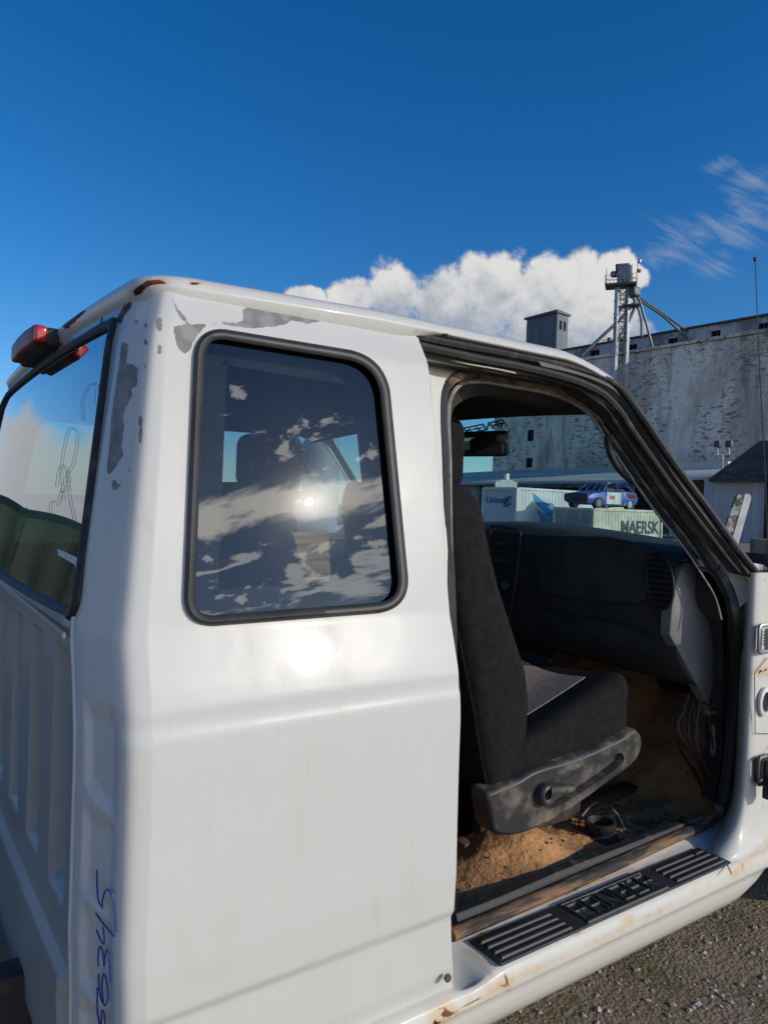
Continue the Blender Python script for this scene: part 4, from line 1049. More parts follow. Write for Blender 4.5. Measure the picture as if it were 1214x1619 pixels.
# ------------------------------------------------------------------ chassis, front end
for y0 in (.50, 1.46): MB().rbox((.4, y0, .40), (7.2, .07, .15), .01, 3).build('frame_rail', CHASSIS, truck)
MB().box((.05, .98, .42), (.10, .86, .10)).build('cross_member', CHASSIS, truck)
MB().box((-1.6, .98, .42), (.10, .86, .10)).build('cross_member', CHASSIS, truck)
def wheel(x, y):
    wh = empty('wheel', parent=truck); sg = -1 if y < .98 else 1
    prof_ = [(.20, -.10), (.235, -.115), (.30, -.12), (.345, -.10), (.36, -.06), (.365, 0), (.36, .06), (.345, .10), (.30, .12), (.235, .115), (.20, .10)]
    g = [[(x+r*math.cos(a_), y+h, .365+r*math.sin(a_)) for r, h in prof_] for a_ in np.arange(40)*2*math.pi/40]
    MB().grid(g, closed_u=True).build('tyre', RUBBER, wh)
    pr = [(.20, .10), (.20, -.09*1), (.19, -.10), (.17, -.04), (.08, -.05), (.05, -.08), (.002, -.08)]
    g = [[(x+r*math.cos(a_), y+(-h*-1 if sg < 0 else -h), .365+r*math.sin(a_)) for r, h in pr] for a_ in np.arange(32)*2*math.pi/32]
    MB().grid(g, closed_u=True).build('rim', STEEL, wh)
for x, y in ((3.15, .14), (3.15, 1.82), (-.95+.0, 1.62), (-1.6, .30)): 
    if x < 0: continue
    wheel(x, y)
for y in (.30, 1.66): wheel(-2.3, y)
MB().bar((-2.3, .3, .365), (-2.3, 1.66, .365), .045, 10).build('rear_axle', CHASSIS, truck)
# bonnet, cowl and wing ahead of the windscreen
g = []
for x in np.linspace(2.40, 3.75, 16):
    t = (x-2.40)/1.35
    g.append([(x, y, 1.225-.16*t*t-.05*t+.035*(1-((y-.98)/.88)**2)-(.05 if abs(y-.98) > .86 else 0)) for y in np.concatenate([[.10], np.linspace(.13, 1.83, 15), [1.86]])])
MB().grid(g, flip=True).build('bonnet', PAINT, truck)
cw = [[wind(a_, 1.0)+np.array([o, 0, dz]) for a_ in np.linspace(0, 1, 20)] for o, dz in ((-.02, -.01), (.06, -.03), (.16, -.035), (.26, -.02))]
MB().grid(cw).build('cowl', WHITEM, truck)
g = []
for x in np.linspace(2.50, 3.80, 60):
    zb_ = .46
    if abs(x-3.15) < .43: zb_ = max(.46, .365+math.sqrt(max(0, .43**2-(x-3.15)**2)))
    top = 1.15-.10*((x-2.4)/1.35)**2
    g.append([(x, .03-.02*math.sin(math.pi*t)+(.05 if t > .97 else 0), zb_+(top-zb_)*t) for t in np.linspace(0, 1, 10)])
MB().grid(g).build('front_wing', PAINT, truck)
MB().grid([[(x, 1.96-y, z) for x, y, z in r_] for r_ in g], flip=True).build('front_wing', PAINT, truck)
MB().rbox((3.80, .98, .88), (.10, 1.76, .42), .04, 4).build('grille', BLACKPL, truck)
MB().rbox((3.92, .98, .55), (.16, 1.92, .20), .04, 4).build('front_bumper', STEEL, truck)
# aerial
a0, a1 = pl((1214, 905), y=.16), pl((1193, 410), y=.16)
an = curve([a0+np.array([0, 0, -.06]), a0, a0*.66+a1*.34+np.array([.004, 0, 0]), a0*.33+a1*.67, a1], 6)
ao = MB().tube(an, .0030, 6, taper=.0016).build('aerial', BLACKPL, truck)
MB().rbox(a1, (.010, .010, .014), .004, 3).build('aerial_tip', BLACKPL, ao)
MB().bar(a0+np.array([0, 0, -.10]), a0+np.array([0, 0, -.03]), .012, 8).build('aerial_base', BLACKPL, ao)
# loose white flap at the windscreen base
fp = [pl(p, y=.18) for p in [(1190, 890), (1206, 893), (1216, 900), (1216, 930), (1200, 905)]]
MB().prism(fp, (0, .10, .004)).build('cowl_corner', WHITEM, truck, smooth=False)

# ------------------------------------------------------------------ ground
def gz(x, y):
    r = math.hypot(x-1.5, y); t = min(1, max(0, (r-5)/13)); t = t*t*(3-2*t)
    return -1.0*t
m, t, p = new_mat('gravel_ground')
O = t.new('ShaderNodeTexCoord').outputs['Object']
c0 = t.mix(t.ss(t.noise(O, 1.2, 6, .6), .35, .65), (.28, .215, .14), (.40, .315, .215))
vor = t.new('ShaderNodeTexVoronoi'); t.put(vor.inputs['Vector'], O); vor.inputs['Scale'].default_value = 75
bwv = t.vmath('DOT_PRODUCT', vor.outputs['Color'], (.4, .3, .3)); c0 = t.mix(t.ss(vor.outputs['Distance'], .15, .42), t.mix(t.math('MULTIPLY', bwv, .6), c0, (.55, .47, .39)), c0)
c0 = t.mix(t.math('MULTIPLY', t.ss(t.noise(O, 30, 6, .6), .45, .7), .5), c0, (.13, .105, .075))
c0 = t.mix(t.math('MULTIPLY', t.ss(t.noise(O, 2.6, 9, .7), .50, .66), .85), c0, (.12, .135, .05))
t.put(p.inputs['Base Color'], c0); p.inputs['Roughness'].default_value = .95
hh = t.math('ADD', t.math('MULTIPLY', vor.outputs['Distance'], -.5), t.noise(O, 40, 8, .7))
t.put(p.inputs['Normal'], t.bump(hh, .9, .02)); GROUND = m
ax_ = sorted(set([round(v, 3) for v in list(np.linspace(-2, 5, 60))+list(np.linspace(-30, 40, 60))+[-1500, -600, -200, -80, 80, 200, 600, 1500]]))
g = [[(x, y, gz(x, y)) for y in ax_] for x in ax_]
tag(MB().grid(g, flip=True).build('ground', GROUND), kind='structure')
# loose stones in the sunlit ground beside and under the sill
STONE = mat('loose_stone', (.36, .31, .25), .9, c2=(.46, .41, .36), sc=6, bump=.4, bsc=60, bd=.003)
def stones(n, xr_, yr_, rmin, rmax, name, m_):
    mb = MB(); B = [(1, 0, 0), (-.9, .1, 0), (0, 1, 0), (.1, -.9, 0), (.05, 0, .75), (0, .1, -.7), (.6, .6, .35), (-.6, -.5, .3), (.6, -.55, .3), (-.55, .6, .25)]
    fc = [(0, 6, 4), (6, 2, 4), (2, 9, 4), (9, 1, 4), (1, 7, 4), (7, 3, 4), (3, 8, 4), (8, 0, 4), (0, 2, 6), (2, 1, 9), (1, 3, 7), (3, 0, 8)]
    B = np.array(B)
    for i in range(n):
        x, y = rng.uniform(*xr_), rng.uniform(*yr_); r = rmin*(rmax/rmin)**(rng.random()**2.4)
        a_ = rng.uniform(0, 6.28); ca, sa = math.cos(a_), math.sin(a_)
        v = B*np.array([r, r*rng.uniform(.5, 1), r*rng.uniform(.4, .9)])*rng.uniform(.8, 1.2, (10, 1))
        v = v@np.array([[ca, sa, 0], [-sa, ca, 0], [0, 0, 1]])
        mb.add(v+np.array([x, y, gz(x, y)+r*.12]), fc)
    return tag(mb.build(name, m_, smooth=False), kind='stuff')
stones(9000, (1.0, 4.6), (-.2, 2.2), .003, .014, 'gravel', STONE)
stones(160, (1.0, 4.6), (-.2, 2.2), .014, .026, 'loose_stones', mat('pale_stone', (.55, .47, .41), .9, c2=(.40, .36, .32), sc=9))
# moss tufts
mb = MB()
MOSS = mat('moss', (.055, .075, .018), .9, c2=(.10, .11, .03), sc=9)
for i in range(420):
    cx_, cy_ = rng.uniform(1.2, 3.6), rng.uniform(-.2, 1.2)
    if math.sin(cx_*3.1+cy_*2)+math.sin(cy_*5-cx_) < .1: continue
    for j in range(14):
        x, y = cx_+rng.normal(0, .02), cy_+rng.normal(0, .02); a_ = rng.uniform(0, 6.28); h = rng.uniform(.004, .014)
        mb.add([(x, y, gz(x, y)), (x+.004*math.cos(a_), y+.004*math.sin(a_), 0), (x+rng.normal(0, .005), y+rng.normal(0, .005), h)], [(0, 1, 2)])
tag(mb.build('moss_tufts', MOSS, smooth=False), kind='stuff')

# ------------------------------------------------------------------ background
m, t, p = new_mat('peeling_concrete')
O = t.new('ShaderNodeTexCoord').outputs['Object']
V1 = t.scale(O, (1, 1, .45)); V2 = t.scale(O, (1, 1, .12)); V3 = t.scale(O, (1, 1, 3.0))
c0 = t.mix(t.ss(t.noise(V1, .35, 8, .62), .42, .62), (.90, .80, .66), (.64, .56, .46))
c0 = t.mix(t.math('MULTIPLY', t.ss(t.noise(V3, .9, 9, .72), .52, .58), t.ss(t.noise(V1, .14, 4, .6), .40, .55)), c0, (.17, .13, .105))
c0 = t.mix(t.math('MULTIPLY', t.ss(t.noise(V2, .6, 8, .7), .52, .64), .6), c0, (.22, .19, .16))
c0 = t.mix(t.math('MULTIPLY', t.ss(t.noise(t.scale(O, (1, 1, .3)), .10, 6, .7), .50, .66), .5), c0, (.24, .21, .18))
c0 = t.mix(t.math('MULTIPLY', t.ss(t.noise(O, 2.2, 6, .7), .60, .64), .7), c0, (.14, .11, .09))
t.put(p.inputs['Base Color'], c0); p.inputs['Roughness'].default_value = .95
t.put(p.inputs['Normal'], t.bump(t.noise(V1, 1.4, 6, .6), .5, .15)); CONC = m
CONC_D = mat('stained_concrete', (.24, .235, .225), .95, c2=(.52, .52, .50), sc=.22, amt=(.42, .56), detail=9, dust=(.07, .07, .06), dsc=.5, dth=(.52, .66))
DARKWIN = mat('dark_window', (.015, .015, .017), .7, spec=.1)
SHEETM = mat('grey_cladding', (.15, .17, .195), .6, c2=(.12, .135, .155), sc=.5, stretch=(1, 1, .2))
W0 = at(1000, 560, 110)[:2]; wd = np.array([-.0886, 1.277]); wd /= np.linalg.norm(wd); wn = np.array([-wd[1], wd[0]])*1.0   # wn faces the camera
if wn[0] > 0: wn = -wn
def wray(p, back=0.):
    """point on the elevator wall plane seen at p (plane moved back by 'back')"""
    d = ray(*p); o = W0-wn*back; n_ = np.array([wn[0], wn[1], 0]); tt = ((np.array([o[0], o[1], 0])-C)@n_)/(d@n_); return C+tt*d
def kof(P): return (P[:2]-W0)@wd
elev = thing('grain_elevator', 'huge pale concrete grain elevator with peeling paint and a row of small top windows', 'building')
z1 = wray((1214, 525))[2]; kL = kof(wray((780, 700))); kR = kof(wray((1330, 600)))
def blk(name, k0, k1, d0, d1, za, zb2, m_, parent, holes=()):
    """block on the wall frame; front face has real recessed openings"""
    def P(k, d, z): return (*(W0+wd*k-wn*d), z)
    mb = MB(); mb.add([P(k0, d0, za), P(k1, d0, za), P(k1, d1, za), P(k0, d1, za), P(k0, d0, zb2), P(k1, d0, zb2), P(k1, d1, zb2), P(k0, d1, zb2)],
                      [(4, 5, 6, 7), (1, 2, 6, 5), (2, 3, 7, 6), (3, 0, 4, 7)])
    ks = sorted(set([k0, k1]+[h[0] for h in holes]+[h[1] for h in holes])); zs_ = sorted(set([za, zb2]+[h[2] for h in holes]+[h[3] for h in holes]))
    for a, b in zip(ks[:-1], ks[1:]):
        for c_, d_ in zip(zs_[:-1], zs_[1:]):
            if any(h[0] <= (a+b)/2 <= h[1] and h[2] <= (c_+d_)/2 <= h[3] for h in holes): continue
            mb.add([P(a, d0, c_), P(b, d0, c_), P(b, d0, d_), P(a, d0, d_)], [(0, 1, 2, 3)])
    o = mb.build(name, m_, parent, smooth=False)
    for h in holes:
        hb = MB(); r_ = .45
        hb.add([P(h[0], d0, h[2]), P(h[1], d0, h[2]), P(h[1], d0, h[3]), P(h[0], d0, h[3]), P(h[0], d0+r_, h[2]), P(h[1], d0+r_, h[2]), P(h[1], d0+r_, h[3]), P(h[0], d0+r_, h[3])], [(0, 1, 5, 4), (1, 2, 6, 5), (2, 3, 7, 6), (3, 0, 4, 7), (4, 5, 6, 7)])
        hb.build('window', DARKWIN, o, smooth=False)
        fb = MB(); mid = (h[0]+h[1])/2
        for kk_ in (h[0]+.06, mid, h[1]-.06): fb.box(((W0+wd*kk_-wn*(d0+.3))[0], (W0+wd*kk_-wn*(d0+.3))[1], (h[2]+h[3])/2), (.12, .12, h[3]-h[2]))
        fb.build('window_frame', DSTEEL, o, smooth=False)
    return o
def whole(u0, v0, u1, v1, back=0):
    a, b = wray((u0, v0), back), wray((u1, v1), back); k0, k1 = sorted((kof(a), kof(b))); return (k0, k1, min(a[2], b[2]), max(a[2], b[2]))
hl_ = [whole(834, 680, 843, 697), whole(832, 724, 841, 739)]
blk('wall', kR, kL, 0, 26, -1.2, z1, CONC, elev, hl_)
blk('roof_ledge', kR-.3, kL+.3, -.35, 26.3, z1, z1+.45, CONC, elev)
zg = wray((1214, 499), 2.5)[2]
hg = [whole(u-7, v-5, u+7, v+5, 2.5) for u, v in ((940, 560), (999, 551), (1063, 541), (1131, 529), (1206, 517))]
hg += [(h_k, h_k+1.3, hg[0][2], hg[0][3]) for h_k in (hg[0][1]+4, hg[0][1]+10, hg[0][1]+16)]
kk_ = kof(wray((790, 560), 2.5))
blk('roof_gallery', kR, kk_, 2.5, 14, z1+.46, zg, CONC_D, elev, hg)
blk('gallery_roof', kR-.2, kk_+.3, 2.2, 14.3, zg, zg+.28, mat('dark_roofing', (.06, .06, .06), .9, c2=(.10, .09, .08), sc=1), elev)
# penthouse clad in grey sheet
k0, k1 = kof(wray((880, 520), 1.)), kof(wray((832, 520), 1.)); zp = wray((880, 495), 1.)[2]
ph = thing('roof_penthouse', 'grey sheet-clad box with two tiny windows on the elevator roof, left of the leg tower', 'roof tower')
pdep = 2.9
blk('penthouse_body', k0, k1, 1., 1+pdep, z1, zp, SHEETM, ph)
def PP(k, d, z): return np.array([*(W0+wd*k-wn*d), z])
mb = MB(); mb.add([PP(k0-.3, .6, zp), PP(k1+.3, .6, zp), PP(k1+.3, 1.4+pdep, zp), PP(k0-.3, 1.4+pdep, zp), PP(k0-.3, .6, zp+.5), PP(k1+.3, .6, zp+.3), PP(k1+.3, 1.4+pdep, zp+.3), PP(k0-.3, 1.4+pdep, zp+.3)], [(0, 1, 2, 3), (4, 5, 6, 7), (0, 1, 5, 4), (1, 2, 6, 5), (2, 3, 7, 6), (3, 0, 4, 7)])
mb.build('penthouse_roof', DSTEEL, ph, smooth=False)
for dd in (1.6, 2.7):
    mb = MB(); a = PP(k0-.04, dd, zp-2.6); mb.add([a, PP(k0-.04, dd+.6, zp-2.6), PP(k0-.04, dd+.6, zp-1.1), PP(k0-.04, dd, zp-1.1), PP(k0+.05, dd, zp-2.6), PP(k0+.05, dd+.6, zp-2.6), PP(k0+.05, dd+.6, zp-1.1), PP(k0+.05, dd, zp-1.1)], [(0, 1, 2, 3), (0, 1, 5, 4), (1, 2, 6, 5), (2, 3, 7, 6), (3, 0, 4, 7)]); mb.build('window', DARKWIN, ph, smooth=False)
for j in range(9):
    kq = k0+(k1-k0)*(j+1)/10; a = PP(kq, .97, z1); MB().box((a[0], a[1], (z1+zp)/2), (.06, .08, zp-z1)).build('cladding_rib', SHEETM, ph, smooth=False)

# elevator leg tower
SL = 106.
lt = thing('elevator_leg_tower', 'galvanised bucket elevator leg with platform, ladder cage and grain spouts above the elevator roof', 'tower')
def tp(u, v, s=SL): return at(u, v, s)
GALV = mat('galvanised_tube', (.46, .48, .50), .4, c2=(.33, .35, .37), sc=.6, metal=.35)
DGAL = mat('dark_spout', (.11, .13, .16), .5, c2=(.17, .19, .22), sc=.5, metal=.3)
for a, b, r in (((976, 456), (969, 640), .45), ((993, 456), (985, 640), .45)): 
    A, B = tp(*a), tp(*b); B = np.array([A[0], A[1], B[2]]); MB().box((A+B)/2, (.58, .55, A[2]-B[2])).build('leg_trunk', GALV, lt, smooth=False)
    for k in range(9):
        z = A[2]-(A[2]-B[2])*k/9; MB().box((A[0], A[1], z), (.72, .68, .14)).build('trunk_flange', STEEL, lt, smooth=False)
A = tp(984, 460); B = np.array([A[0], A[1], tp(984, 560)[2]])
lad = MB(); exy = np.array([_rt[0], _rt[1], 0])
for s_ in (-.32, .32): lad.bar(A+exy*s_, B+exy*s_, .05, 5)
for k in range(26):
    c_ = A+(B-A)*k/25; lad.bar(c_-exy*.32, c_+exy*.32, .035, 4)
lad.build('ladder', STEEL, lt, smooth=False)
cg = MB()
for k in range(9):
    c_ = A+(B-A)*k/8; cg.tube([c_+exy*.45*math.cos(q)+np.array([-.5, -.3, 0])*math.sin(q) for q in np.linspace(0, math.pi, 7)], .03, 4)
for q in np.linspace(.3, math.pi-.3, 4): cg.bar(A+exy*.45*math.cos(q)+np.array([-.5, -.3, 0])*math.sin(q), B+exy*.45*math.cos(q)+np.array([-.5, -.3, 0])*math.sin(q), .025, 4)
cg.build('ladder_cage', DSTEEL, lt, smooth=False)
HM = mat('weathered_head_metal', (.20, .22, .25), .6, c2=(.11, .12, .13), sc=1.2)
hc_ = (tp(974, 446)+tp(998, 425))/2; hw = np.linalg.norm(tp(998, 430)-tp(974, 430)); hz = tp(980, 423)[2]-tp(980, 449)[2]
yawm = Matrix.Rotation(YAW-math.pi/2-.35, 3, 'Z')
MB().box(hc_, (hw*.8, 2.0, hz), rot=yawm).build('head_housing', HM, lt, smooth=False)
MB().rbox(hc_+np.array([0, 0, hz*.55]), (hw*.7, 1.6, .5), .2, 4, rot=yawm).build('head_hood', HM, lt)
MB().bar(tp(976, 418), tp(976, 430), .3, 8).build('vent_stack', DSTEEL, lt)
MB().bar(tp(966, 434), tp(982, 433), .45, 10).build('drive_motor', DSTEEL, lt)
g = [[tp(998.5, 432)+exy*.9*math.cos(a_)*r*.45+np.array([0, 0, 1.3*math.sin(a_)*r])+np.array([-.3, -.3, 0])*(1-r*r) for r in (0.02, .4, .75, 1.)] for a_ in np.arange(20)*2*math.pi/20]
MB().grid(g, closed_u=True).build('dish', mat('dish_white', (.7, .68, .60), .5), lt)
pc = tp(981, 452); pw = np.linalg.norm(tp(1005, 452)-tp(958, 452))
MB().box(pc, (pw, 2.6, .28), rot=yawm).build('platform', DSTEEL, lt, smooth=False)
rl = MB(); ymx = np.array(yawm@Vector((1, 0, 0))); ymy = np.array(yawm@Vector((0, 1, 0)))
for sg in (-1, 1):
    for k in range(9):
        q = pc+ymx*(pw/2*(k/4-1))+ymy*sg*1.3; rl.bar(q, q+np.array([0, 0, 1.3]), .035, 4)
    for h in (.65, 1.3): rl.bar(pc-ymx*pw/2+ymy*sg*1.3+np.array([0, 0, h]), pc+ymx*pw/2+ymy*sg*1.3+np.array([0, 0, h]), .035, 4)
for sg in (-1, 1):
    for h in (.65, 1.3): rl.bar(pc+sg*ymx*pw/2-ymy*1.3+np.array([0, 0, h]), pc+sg*ymx*pw/2+ymy*1.3+np.array([0, 0, h]), .035, 4)
rl.build('platform_railing', STEEL, lt, smooth=False)
MB().bar(tp(958.5, 424), tp(958.5, 452), .06, 5).build('mast_antenna', STEEL, lt)
MB().bar(tp(1008, 411), tp(1005, 452), .06, 5).build('mast_antenna', STEEL, lt)
MB().rbox(tp(1010.5, 413), (.5, .5, .6), .15, 3).build('anemometer', STEEL, lt)
MB().rbox(tp(1010, 428), (.5, .4, .5), .1, 3).build('radio_panel', DSTEEL, lt)
mp = tp(997, 484); MB().box(mp, (2.3, 1.8, .2), rot=yawm).build('lower_platform', DSTEEL, lt, smooth=False)
spouts = [((992, 455), (1010, 470), (1060, 505), (1106, 538), .19), ((998, 460), (1010, 474), (1050, 502), (1090, 539), .19), ((1000, 462), (1006, 480), (1013, 505), (1014, 532), .2), ((1008, 470), (1012, 480), (1022, 515), (1031, 550), .19), ((1000, 480), (985, 500), (950, 533), (918, 563), .24), ((1000, 465), (1003, 485), (991, 512), (988, 528), .24), ((997, 462), (990, 478), (978, 492), (972, 505), .22), ((1004, 462), (1004, 480), (997, 500), (975, 540), .18)]
for *L, r in spouts: MB().tube(curve([tp(*p) for p in L], 5), r, 8).build('grain_spout', DGAL, lt)
MB().rbox(tp(1001, 462), (1.6, 1.6, 1.4), .3, 4).build('distributor', DGAL, lt)
br = MB(); A1_, A2_ = tp(976, 456), tp(993, 456)
for k in range(8):
    za_ = A1_[2]-1.6*k; zb2_ = za_-1.6
    if k < 7: br.bar((A1_[0], A1_[1], za_), (A2_[0], A2_[1], zb2_), .06, 4); br.bar((A2_[0], A2_[1], za_), (A1_[0], A1_[1], zb2_), .06, 4); br.bar((A1_[0], A1_[1], za_), (A2_[0], A2_[1], za_), .07, 4)
br.build('cross_bracing', DSTEEL, lt, smooth=False)
vn = MB(); vn.bar(tp(964, 560), tp(964, 535), .05, 4); vn.bar(tp(951, 538.5), tp(963, 537), .05, 4); vn.rbox(tp(963, 537), (.5, .5, .6), .1, 3)
tag(vn.build('weather_vane', DSTEEL), 'small dark weather vane on the roof gallery left of the leg tower', 'weather vane')

# long shed in front of the elevator, seen through the windscreen
ROOFL = mat('pale_shed_roof', (.58, .58, .52), .9, c2=(.40, .40, .36), sc=.25, stretch=(1, .2, 1), detail=8)
shed = thing('long_shed', 'long low shed with pale stained roof and dark open front behind the containers', 'shed')
def wpt(u, v, back): return wray((u, v), back)
def ribbon(name, A, B, m_, parent, th=.3):
    A = np.array(A); B = np.array(B); n = len(A); mb = MB(); dn = np.array([0, 0, -th])
    mb.grid(np.stack([A, B, B+dn, A+dn], 1), closed_v=True, cap=True); return mb.build(name, m_, parent, smooth=False)
ribbon('shed_roof', [wpt(u, v, -3) for u, v in ((640, 752), (780, 745), (990, 737), (1160, 732))], [wpt(u, v, -22) for u, v in ((640, 766), (780, 762), (990, 758.5), (1160, 752))], ROOFL, shed)
for u in (640, 700, 760, 818, 880, 940, 1000, 1060, 1120):
    a = wpt(u, 768, -20); MB().box((a[0], a[1], (a[2]-1.2)/2), (.3, .3, a[2]+1.2)).build('shed_post', DSTEEL, shed, smooth=False)
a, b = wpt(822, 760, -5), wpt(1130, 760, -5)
MB().add([(*a[:2], -1.3), (*b[:2], -1.3), (*b[:2], b[2]-1), (*a[:2], b[2]-1)], [(0, 1, 2, 3)]).build('shed_back_wall', mat('shed_opening_shade', (.02, .024, .022), .9), shed, smooth=False)  # near-black wall colour carries the shade inside the open front
a, b = wpt(640, 766, -19.5), wpt(822, 765, -19.5)
MB().add([(*a[:2], -1.3), (*b[:2], -1.3), (*b[:2], b[2]), (*a[:2], a[2])], [(0, 1, 2, 3)]).build('shed_front_wall', mat('pale_shed_wall', (.42, .44, .45), .8, c2=(.32, .33, .33), sc=.5), shed, smooth=False)

# white outbuilding at right with dark hipped roof
ob = thing('white_outbuilding', 'white walled outbuilding with dark mossy sloping roof at the right, in front of the elevator', 'building')
WALLW = mat('white_metal_wall', (.52, .53, .56), .7, c2=(.44, .45, .47), sc=.4, stretch=(1, 6, .2))
bk = -26
L = [(1113, 842), (1213, 842)]; a = wpt(1113, 757, bk); b = wpt(1214, 757, bk); zt_ = a[2]
ka, kb_ = kof(a), kof(b)
def OB(k, d, z): return np.array([*(W0+wd*k-wn*d), z])
kb_ -= .0
MB().add([OB(ka, bk, -1.2), OB(kb_, bk, -1.2), OB(kb_, bk, zt_), OB(ka, bk, zt_), OB(ka, bk+8, -1.2), OB(kb_, bk+8, -1.2), OB(kb_, bk+8, zt_), OB(ka, bk+8, zt_)], [(0, 1, 2, 3), (0, 3, 7, 4), (1, 5, 6, 2), (4, 7, 6, 5)]).build('wall', WALLW, ob, smooth=False)
for j in range(26):
    kq = ka+(kb_-ka)*(j+.5)/26; q = OB(kq, bk-.03, 0); MB().box((q[0], q[1], (zt_-1.2)/2), (.05, .10, zt_+1.2)).build('wall_rib', WALLW, ob, smooth=False)
r1, r2 = wpt(1120, 757, bk-1), wpt(1240, 757, bk-1); rt_ = wpt(1200, 697, bk+4); rt2 = wpt(1290, 693, bk+4)
DROOF = mat('mossy_dark_roof', (.045, .045, .036), .95, c2=(.075, .072, .055), sc=.8, dust=(.34, .33, .30), dsc=1.6, dth=(.64, .68), stretch=(1, 1, 5))
zr = r1[2]; kk1, kk2, kt1, kt2 = kof(r1), kof(r2), kof(rt_), kof(rt2)
v = [OB(kk1, bk-1, zr), OB(kk2, bk-1, zr), OB(kt2, bk+4, rt2[2]), OB(kt1, bk+4, rt_[2]), OB(kk1, bk+9, zr), OB(kk2, bk+9, zr)]
v += [q+np.array([0, 0, -.3]) for q in v]
MB().add(v, [(0, 1, 2, 3), (0, 3, 4), (3, 2, 5, 4), (0, 6, 7, 1), (0, 4, 10, 6), (6, 10, 11, 7), (1, 7, 8, 2)]).build('hipped_roof', DROOF, ob, smooth=False)
q = OB(kb_-.6, bk-.2, 0); MB().box((q[0], q[1], (zt_-1.2)/2), (.5, 1.3, zt_+1.2)).build('corner_post', mat('dark_post', (.02, .018, .018), .8), ob, smooth=False)
# pale flat roof beside it
fr_ = thing('flat_roofed_store', 'low store with a pale flat roof edge between the pickup pillar and the outbuilding', 'building')
a, b = wpt(1040, 742, -12), wpt(1150, 737, -12)
MB().add([OB(kof(a), -12, a[2]-.1), OB(kof(b), -12, a[2]-.1), OB(kof(b), -12, a[2]+.8), OB(kof(a), -12, a[2]+.8), OB(kof(a), -4, a[2]-.1), OB(kof(b), -4, a[2]-.1), OB(kof(b), -4, a[2]+1.0), OB(kof(a), -4, a[2]+1.0)], [(0, 1, 2, 3), (3, 2, 6, 7), (0, 3, 7, 4), (1, 5, 6, 2), (0, 4, 5, 1)]).build('roof_edge', mat('cream_roof_edge', (.55, .54, .48), .8), fr_, smooth=False)
MB().add([OB(kof(a), -11.6, -1.2), OB(kof(b), -11.6, -1.2), OB(kof(b), -11.6, a[2]-.1), OB(kof(a), -11.6, a[2]-.1)], [(0, 1, 2, 3)]).build('store_wall', mat('dark_store_wall', (.07, .065, .05), .9, c2=(.13, .10, .07), sc=.6), fr_, smooth=False)
# floodlights
fl_ = thing('floodlight_pole', 'pole with crossbar and two floodlights in front of the elevator wall', 'floodlight')
sF = 80.
PB = at(1142, 745, sF); MB().bar((PB[0], PB[1], -1.2), at(1142, 719, sF), .09, 6).build('pole', STEEL, fl_)
MB().bar(at(1127, 719, sF), at(1156, 719, sF), .08, 6).build('crossbar', STEEL, fl_)
for u in (1134, 1152):
    MB().bar(at(u, 719, sF), at(u, 708, sF), .09, 6).build('stem', WHITEM, fl_); MB().rbox(at(u, 702, sF), (.5, .7, .7), .08, 3).build('lamp_head', DSTEEL, fl_)

# containers
def corrugated(o_, p0, ex, ey, L_, Wd, H_, m_side, m_end, name):
    """p0 = near bottom corner; ex along the long side, ey along the end"""
    ex = np.array([*ex, 0.]); ey = np.array([*ey, 0.]); p0 = np.array(p0, float); up = np.array([0, 0, 1.])
    def wallc(a, d, n_out, L, m_, nm):
        n = int(L/.07); rows = []
        for i in range(n+1):
            ph = (i % 4); dep = (.03 if ph in (1, 2) else 0)
            q = a+d*L*i/n-n_out*dep; rows.append([q, q+up*H_])
        MB().grid(rows).build(nm, m_, o_, smooth=False)
    wallc(p0, ex, -ey, L_, m_side, 'side_wall'); wallc(p0+ey*Wd, ex, ey, L_, m_side, 'side_wall')
    wallc(p0, ey, -ex, Wd, m_end, 'end_wall'); wallc(p0+ex*L_, ey, ex, Wd, m_end, 'end_wall')
    MB().add([p0+up*(H_+.01), p0+ex*L_+up*(H_+.01), p0+ex*L_+ey*Wd+up*(H_+.01), p0+ey*Wd+up*(H_+.01)], [(0, 1, 2, 3)]).build('roof_panel', m_end, o_, smooth=False)
    fr = MB(); yw = math.atan2(ex[1], ex[0]); rm = Matrix.Rotation(yw, 3, 'Z')
    for a in (0, 1):
        for b in (0, 1):
            c_ = p0+ex*L_*a+ey*Wd*b+up*H_/2; MB().box(c_, (.14, .14, H_+.03), rot=rm).build('corner_post', m_side, o_, smooth=False)
    for b in (0, 1):
        for h in (0, 1): MB().box(p0+ex*L_/2+ey*Wd*b+up*(H_*h), (L_-.15, .10, .12), rot=rm).build('long_rail', m_side, o_, smooth=False)
    for a in (0, 1):
        for h in (0, 1): MB().box(p0+ex*L_*a+ey*Wd/2+up*(H_*h), (.10, Wd-.15, .12), rot=rm).build('end_rail', m_side, o_, smooth=False)
ea = R_(3); EX = (math.cos(ea), math.sin(ea)); EY = (-math.sin(ea), math.cos(ea))
CREAM = mat('cream_container_paint', (.62, .61, .52), .6, c2=(.48, .45, .36), sc=1.2, dust=(.30, .15, .07), dsc=1.5, dth=(.68, .74)); CREAM_SHADE = mat('shaded_cream_paint', (.34, .37, .38), .6, c2=(.22, .24, .24), sc=1.5)  # grey copy puts the shade of the unlit end into the paint
mk = thing('cream_shipping_container', 'cream corrugated shipping container with faded dark shipping line lettering, carrying the race car', 'shipping container')
cm = at(938, 805, 37.); p0 = np.array([cm[0], cm[1], -1.0]); Hm = cm[2]+1.0
corrugated(mk, p0, EX, EY, 6.06, 2.44, Hm, CREAM, CREAM_SHADE, 'm')
ex3 = np.array([*EX, 0.]); ey3 = np.array([*EY, 0.])
